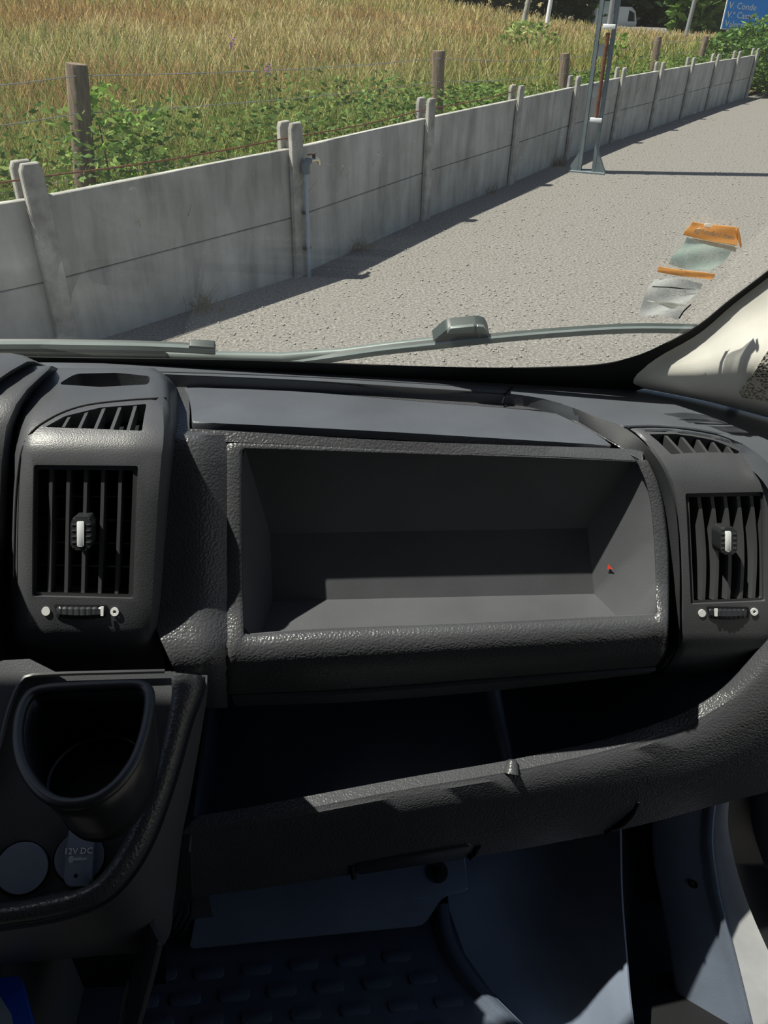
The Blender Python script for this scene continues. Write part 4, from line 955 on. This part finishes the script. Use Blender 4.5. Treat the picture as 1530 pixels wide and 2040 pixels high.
# bright green leafy plants beside the first fence post and in the field
def plant(px, py, Y, h, rad, n, cols, label, name='leafy_plant', cat='plant', group=None, sz=.045):
    c = E(px, py, Y); z0 = float(hfield(np.array(c.x), np.array(c.y)))
    th_ = thing(name, label, cat, Vector((c.x, c.y, z0)), group)
    zz = RNG.random(n); rr_ = rad*np.sqrt(RNG.random(n))*(.45+.75*np.sin(np.pi*np.clip(zz, .05, .9))); an = RNG.random(n)*6.28
    cc0 = np.array(cols)[RNG.integers(0, len(cols), n)]*(.8+.4*RNG.random((n, 1)))
    vx, fc, cc_ = leaves(n, c.x+rr_*np.cos(an), c.y+rr_*np.sin(an), z0+h*(.12+.88*zz), sz*(.6+.8*RNG.random(n)), cc0)
    o = np_mesh('foliage', vx, fc, M['leaf'], cc_); adopt(o, th_)
    bm = bmesh.new(); tube_bm(bm, [Vector((c.x, c.y, z0-.05)), Vector((c.x+.02, c.y, z0+h*.45)), Vector((c.x, c.y+.02, z0+h*.8))], [max(.006, rad*.05), max(.005, rad*.035), .004], 6); from_bm('stem', bm, M['bark'], th_, 50)
    return th_
LG = [(.16, .30, .05), (.22, .38, .07), (.28, .42, .10)]; DG = [(.022, .055, .022), (.035, .075, .028), (.05, .09, .03)]; MG = [(.08, .17, .04), (.13, .24, .05), (.18, .30, .07)]
plant(205, 300, 6.2, 1.22, .26, 420, LG, 'bright green leafy plant right beside the thick leaning fence post')
plant(292, 330, 6.4, 1.05, .22, 260, LG, 'smaller bright green leafy plant in the grass near the thick fence post')
plant(1050, 75, 24, 1.05, .8, 420, [(.30, .38, .12), (.36, .42, .16), (.22, .32, .10)], 'pale green thistly shrub standing out in the dry meadow', 'shrub', 'shrub', None, .09)
plant(1232, 120, 13.5, 1.3, .16, 160, LG, 'slim green weed just right of the steel pole', 'leafy_plant', 'plant')
# purple flowers
for k, (px, py, Y, lb) in enumerate(((534, 142, 8.0, 'purple flower spike in the middle of the meadow'), (463, 86, 9.0, 'small violet flower standing farther back in the meadow'))):
    c = E(px, py, Y); z0 = float(hfield(np.array(c.x), np.array(c.y))); fl0 = thing('wild_flower', lb, 'flower', Vector((c.x, c.y, z0)))
    tube('stem', [Vector((c.x, c.y, z0)), c+Vector((.01, 0, -.05))], .003, M['leafgreen'] if 'leafgreen' in M else M['wood'], fl0, 5)
    n = 26; an = RNG.random(n)*6.28; zz = RNG.random(n)
    vx, fc, cc_ = leaves(n, c.x+.022*np.cos(an), c.y+.022*np.sin(an), c.z-.05+.11*zz, .016+0*zz, np.tile(np.array([[.42, .20, .45]]), (n, 1)))
    adopt(np_mesh('petals', vx, fc, M['leaf'], cc_), fl0)

# ---- fence of round wooden posts and wire
fposts = [(-330, 150, 5.0, .075), (152, 127, 6.0, .072), (874, 101, 9.0, .066), (1126, 106, 11.9, .068), (1312, 73, 15.2, .066), (1407, 72, 18.2, .066), (1475, 90, 20.6, .066)]
fbase = [(-315, 380), (170, 378), (869, 230), (1120, 190), (1302, 130), (1393, 125), (1466, 120)]
flab = ['weathered round fence post left of the view', 'thick weathered wooden fence post at the left, nearest of the row', 'brown wooden fence post behind the third concrete post', 'grey wooden fence post just left of the steel pole', 'brown wooden fence post just right of the steel pole', 'dark slim wooden fence post below the pale lamp post', 'faint far wooden fence post below the blue road sign']
tops = []
for (px, py, Y, rad), (bx, by), lb in zip(fposts, fbase, flab):
    t_ = E(px, py, Y); bb_ = E(bx, by, Y); d = (t_-bb_)/(t_.z-bb_.z); z0 = float(hfield(np.array(t_.x), np.array(t_.y)))-.05; b0 = t_-d*(t_.z-z0)
    tops.append((t_, b0))
    if px < -200: continue
    o = tube('fence_post', [b0, lerp(b0, t_, .3), lerp(b0, t_, .6)+Vector((.004, 0, 0)), lerp(b0, t_, .985), t_], [rad*1.02, rad*1.04, rad, rad*.97, rad*.9], M['wood'], None, 14)
    tag(o, lb, 'fence post', 'round wooden posts of the meadow fence')
wires = ['topmost wire of the meadow fence', 'second wire from the top of the meadow fence', 'third wire from the top of the meadow fence', 'lowest visible wire of the meadow fence just above the wall']
for k, fz in enumerate((.955, .80, .52, .30)):
    pts = []
    for (t0, b0), (t1, b1) in zip(tops, tops[1:]):
        for s in (0, .25, .5, .75): p = lerp(lerp(b0, t0, fz), lerp(b1, t1, fz), s); pts.append(p+Vector((0, -.075, -.03*math.sin(math.pi*s))))
    pts.append(lerp(tops[-1][1], tops[-1][0], fz))
    tag(tube('fence_wire', pts, .0032, M['wire'], None, 5), wires[k], 'wire', 'wires of the meadow fence')
pts = [WP[i]+Z3*(.985 if i < 4 else .97) for i in range(1, 6)]
tag(tube('rusty_rod', [lerp(a, b, s)+Z3*(-.02*math.sin(math.pi*s)) for a, b in zip(pts, pts[1:]) for s in (0, .25, .5, .75)]+[pts[-1]], .005, M['rust'], None, 6), 'rusty rod strung between the tops of the concrete posts', 'rod')

# ---- water tap on the second visible post
tp = WP[3]; t = tang(3); nn = Vector((t.y, -t.x, 0)); base = tp+nn*.105+t*.03
tap = thing('water_tap', 'garden tap on a thin grey pipe fixed to a concrete post', 'tap', base)
tube('pipe', [base, base+Z3*.40, base+Z3*.79], .017, M['pipe'], tap, 12)
for z in (.22, .48): box('pipe_clip', base+Z3*z-nn*.01, .06, .03, .02, M['smooth'], tap, t, nn, Z3)
tube('elbow', [base+Z3*.75, base+Z3*.81, base+Z3*.83+t*.03, base+Z3*.83+t*.06], [.034, .034, .028, .018], M['steel'], tap, 12)
sp = tube('spout', [base+Z3*.83+t*.05, base+Z3*.83+t*.13, base+Z3*.82+t*.155, base+Z3*.79+t*.16], [.014, .015, .014, .012], M['brass'], tap, 12)
tube('valve', [base+Z3*.835+t*.10, base+Z3*.87+t*.10], .012, M['gap'], sp, 10)
box('lever', base+Z3*.872+t*.075, .085, .016, .008, M['rust'], sp, t, nn, Z3, .002)

# ---- steel lattice pole
pb = G(1168, 342); pt_ = E(1216, 0, pb.y); ax = (pt_-pb)/(pt_.z-pb.z)
pole = thing('steel_pole', 'tall grey steel lattice pole rising in front of the wall', 'pole', pb)
pr_ = Vector((math.cos(math.radians(-25)), math.sin(math.radians(-25)), 0)); pf_ = Vector((-pr_.y, pr_.x, 0))*-1
HT = 7.5
for sg, nm in ((-1, 'channel'), (1, 'channel')):
    bm = bmesh.new()
    for (dx, dy, sx, sy) in ((sg*.108, 0, .008, .11), (sg*.088, .051, .045, .008), (sg*.088, -.051, .045, .008)):
        pts0 = [pb+pr_*(dx+a_*sx/2)+pf_*(dy+b_*sy/2) for a_, b_ in ((-1, -1), (1, -1), (1, 1), (-1, 1))]
        grid = [[p+ax*z for p in pts0] for z in (0, HT)]; Vv = grid_faces(bm, grid, True); bm.faces.new(Vv[0][::-1]); bm.faces.new(Vv[-1])
    from_bm('channel', bm, M['steel'], pole, 30)
z = .9; me0 = None
while z < HT:
    c = pb+ax*z
    if me0 is None:
        bm = bmesh.new(); box_bm(bm, (0, 0, 0), .22, .10, .12, pr_, pf_, Z3); o = from_bm('batten', bm, M['steel'], None); me0 = o.data
    else: o = bpy.data.objects.new('batten', me0); COL.objects.link(o)
    o.location = c; o.parent = pole; o.matrix_parent_inverse = Matrix.Translation(-pole.location); z += .42
for sg in (-1, 1):
    bm = bmesh.new(); poly_prism(bm, [pb+pr_*(sg*.10)+pf_*.055, pb+pr_*(sg*.24)+pf_*.055, pb+pr_*(sg*.10)+pf_*.055+Z3*.26], pf_, .10); from_bm('base_gusset', bm, M['steel'], pole)
box('base_plate', pb+Z3*.008, .46, .26, .016, M['steel'], pole, pr_, pf_, Z3)
q0 = pb+pf_*.085+pr_*.035
tube('rusty_strip', [q0+ax*.63, q0+ax*1.50], .024, M['rust'], pole, 8)
for z in (.60, 1.56): box('white_clamp', q0+ax*z, .14, .06, .045, M['white'], pole, pr_, pf_, Z3, .004)
tube('cable_conduit', [q0+ax*1.56, q0+ax*HT], .03, M['wire'], pole, 8)
box('white_clamp', q0+ax*2.3, .10, .06, .06, M['white'], pole, pr_, pf_, Z3, .004)

# ---- road sign, lamp posts, road, far van and trees
SY_ = 27.0
sA, sB = E(1436, 58, SY_), E(1600, 72, SY_); su_ = (sB-sA).normalized(); sn = su_.cross(Z3)*1.0
sn = sn if sn.y < 0 else -sn
sgn = thing('road_sign', 'large sky blue road sign with white place names at top right', 'road sign', Vector((sA.x, sA.y, 0)))
k1 = (sB-sA).length/164.7
up_ = (E(1449, 0, SY_)-sA).normalized()
def spt(a_, b_, k=0): return sA+su_*(a_*k1)+up_*(b_*k1)+sn*k
bm = bmesh.new(); poly_prism(bm, [spt(0, 0), spt(185, 0), spt(185, 150), spt(0, 150)], sn, .04); from_bm('white_edge', bm, M['white'], sgn)
bm = bmesh.new(); poly_prism(bm, [spt(1.6, 1.6, .01), spt(183.4, 1.6, .01), spt(183.4, 148.4, .01), spt(1.6, 148.4, .01)], sn, .012); from_bm('blue_sheet', bm, M['signblue'], sgn)
for s_, a_, b_ in (('Valença', 5, 9), ('104', 88, 9), ('V.ª Castelo', 5, 23), ('54', 97, 23), ('V. Conde', 5, 37), ('Porto', 48, 62)):
    text('lettering', s_, spt(a_, b_, .012), su_, up_, 14*k1, M['white'], sgn, 'LEFT', .004)
for a_ in (30, 150): tube('support', [Vector((spt(a_, 0).x, spt(a_, 0).y+.08, -.1)), spt(a_, 148)-sn*.08], .06, M['wire'], sgn, 10)
bm = bmesh.new()
def strip(Y0, Y1, z): return [Vector((-30, Y0+6, z)), Vector((70, Y0-8, z)), Vector((70, Y1-8, z)), Vector((-30, Y1+6, z))]
bm.faces.new([bm.verts.new(p) for p in strip(50, 64, -.74)]); ro0 = from_bm('road', bm, M['road']); struct(ro0)
def post(name, px0, py0, px1, py1, Y, r, mat, label, cat):
    a, b = E(px0, py0, Y), E(px1, py1, Y); d = (a-b)/(a.z-b.z); z0 = float(hfield(np.array(b.x), np.array(b.y)))-.1
    o = tube(name, [b-d*(b.z-z0), b, a, a+d*2.2], [r*1.1, r*1.05, r, r*.9], mat, None, 10); return tag(o, label, cat)
post('lamp_post', 1384, 0, 1369, 60, 34, .075, M['wire'], 'pale slim lamp post leaning against the dark trees at top right', 'lamp post')
post('marker_post', 1053, 0, 1046, 32, 30, .085, M['concrete2'], 'short pale concrete post at the far edge of the meadow', 'post')
post('white_post', 1098, -4, 1095, 14, 44, .10, M['white'], 'small white marker post beside the far road', 'post')
cv = E(1246, 40, 58); cv.z = -.72
van = thing('white_van', 'small white van driving on the road beyond the meadow', 'van', cv)
vx_ = Vector((1, -.14, 0)).normalized(); vy_ = Vector((.14, 1, 0)).normalized()
bm = bmesh.new(); prof = [(-2.1, .35), (.50, .35), (.58, .9), (.38, 1.55), (.10, 1.78), (-2.1, 1.80)]
poly_prism(bm, [cv-vy_*.85+vx_*a_+Z3*b_ for a_, b_ in prof], -vy_, 1.7, .06, 2); from_bm('body', bm, M['paint'], van, 40)
bm = bmesh.new(); poly_prism(bm, [cv-vy_*.87+vx_*a_+Z3*b_ for a_, b_ in ((-.05, 1.0), (.40, 1.0), (.30, 1.45), (-.05, 1.6))], -vy_, .03); from_bm('side_window', bm, M['carglass'], van)
for dx in (-1.6, .1):
    tube('wheel', [cv+vx_*dx+Z3*.30-vy_*.88, cv+vx_*dx+Z3*.30-vy_*.68], .30, M['gap'], van, 18)
def tree(px, py, Y, zt, rad, n, cols, label, name='tree', sz=.35, zb=None):
    c = E(px, py, Y); z0 = float(hfield(np.array(c.x), np.array(c.y))) if Y > 20 else .0
    th_ = thing(name, label, 'tree' if name == 'tree' else 'bush', Vector((c.x, c.y, z0)), None); zb = z0 if zb is None else zb
    u_ = RNG.normal(0, 1, (n, 3)); u_ /= np.linalg.norm(u_, axis=1)[:, None]; rr_ = (.55+.45*RNG.random(n)**.5); lump = 1+.22*np.sin(u_[:, 0]*7+px)*np.sin(u_[:, 2]*6+u_[:, 1]*5)
    P = u_*rr_[:, None]*lump[:, None]; cz = (zt+zb)/2; hz_ = (zt-zb)/2
    cc0 = np.array(cols)[RNG.integers(0, len(cols), n)]*(.75+.5*RNG.random((n, 1)))
    vx, fc, cc_ = leaves(n, c.x+P[:, 0]*rad, c.y+P[:, 1]*rad*.8, cz+P[:, 2]*hz_, sz*(.5+RNG.random(n)), cc0)
    adopt(np_mesh('crown', vx, fc, M['leaf'], cc_), th_)
    tube('trunk', [Vector((c.x, c.y, z0-.2)), Vector((c.x+.05, c.y, zb+hz_*.6)), Vector((c.x, c.y, zb+hz_*1.2))], [rad*.09, rad*.07, rad*.03], M['bark'], th_, 8)
for px, Y, zt, rad, cols, lb in ((960, 66, 8, 4.5, DG, 'dark tree farthest left along the far road'), (1090, 62, 9, 4.2, DG, 'dark tree behind the small white marker post'), (1180, 60, 9, 4.0, DG, 'dark tree right behind the steel pole'), (1270, 60, 10, 4.0, DG, 'dark tree behind the small white van'), (1340, 58, 9, 3.4, DG, 'dark tree between the white van and the lamp post'), (1415, 50, 7, 2.6, MG, 'mid green tree just right of the pale lamp post'), (1520, 56, 9, 4.5, DG, 'dark tree hidden behind the blue road sign'), (860, 75, 7, 5, MG, 'green tree far away above the middle of the meadow')):
    tree(px, 20, Y, zt, rad, 2600, cols, lb)
for px, py, Y, zt, rad, lb, cols in ((1506, 150, 19.6, 1.55, .75, 'leafy green bush overgrowing the far end of the wall', MG), (1560, 170, 18.6, 1.5, .9, 'dark green bush at the right edge beyond the wall', MG), (1470, 100, 22.0, 1.15, 1.0, 'low green hedge bush under the blue road sign', MG), (1545, 100, 23.0, 1.25, 1.2, 'green hedge bush right of the far wall end below the sign', MG)):
    tree(px, py, Y, zt, rad, 2200, cols, lb, 'bush', .06 if Y < 21 else .08, .0)
# dry tufts at the wall foot
for px, py, lb in ((405, 618, 'dry brown weed tuft at the wall foot above the left wiper'), (712, 497, 'dry weed tuft with pale litter at the wall foot'), (968, 384, 'dry straw tuft at the wall foot near the fourth post'), (1110, 330, 'small dry tuft at the wall foot left of the steel pole')):
    c = G(px, py); n = 70; th_ = None
    x = c.x+RNG.normal(0, .07, n); y = c.y+RNG.normal(0, .05, n); zsave = hfield
    hfield_old = hfield; hfield = lambda a_, b_: np.zeros_like(a_)
    cA = np.tile(np.array([[.20, .15, .08]]), (n, 1))*(.7+.6*RNG.random((n, 1)))
    vx, fc, cc_ = blades(x, y, .05+.12*RNG.random(n), .006+0*x, cA, cA*1.4, .5+.4*RNG.random(n)); hfield = hfield_old
    tag(np_mesh('dry_tuft', vx, fc, M['grass'], cc_), lb, 'weed', 'dry tufts along the wall foot')
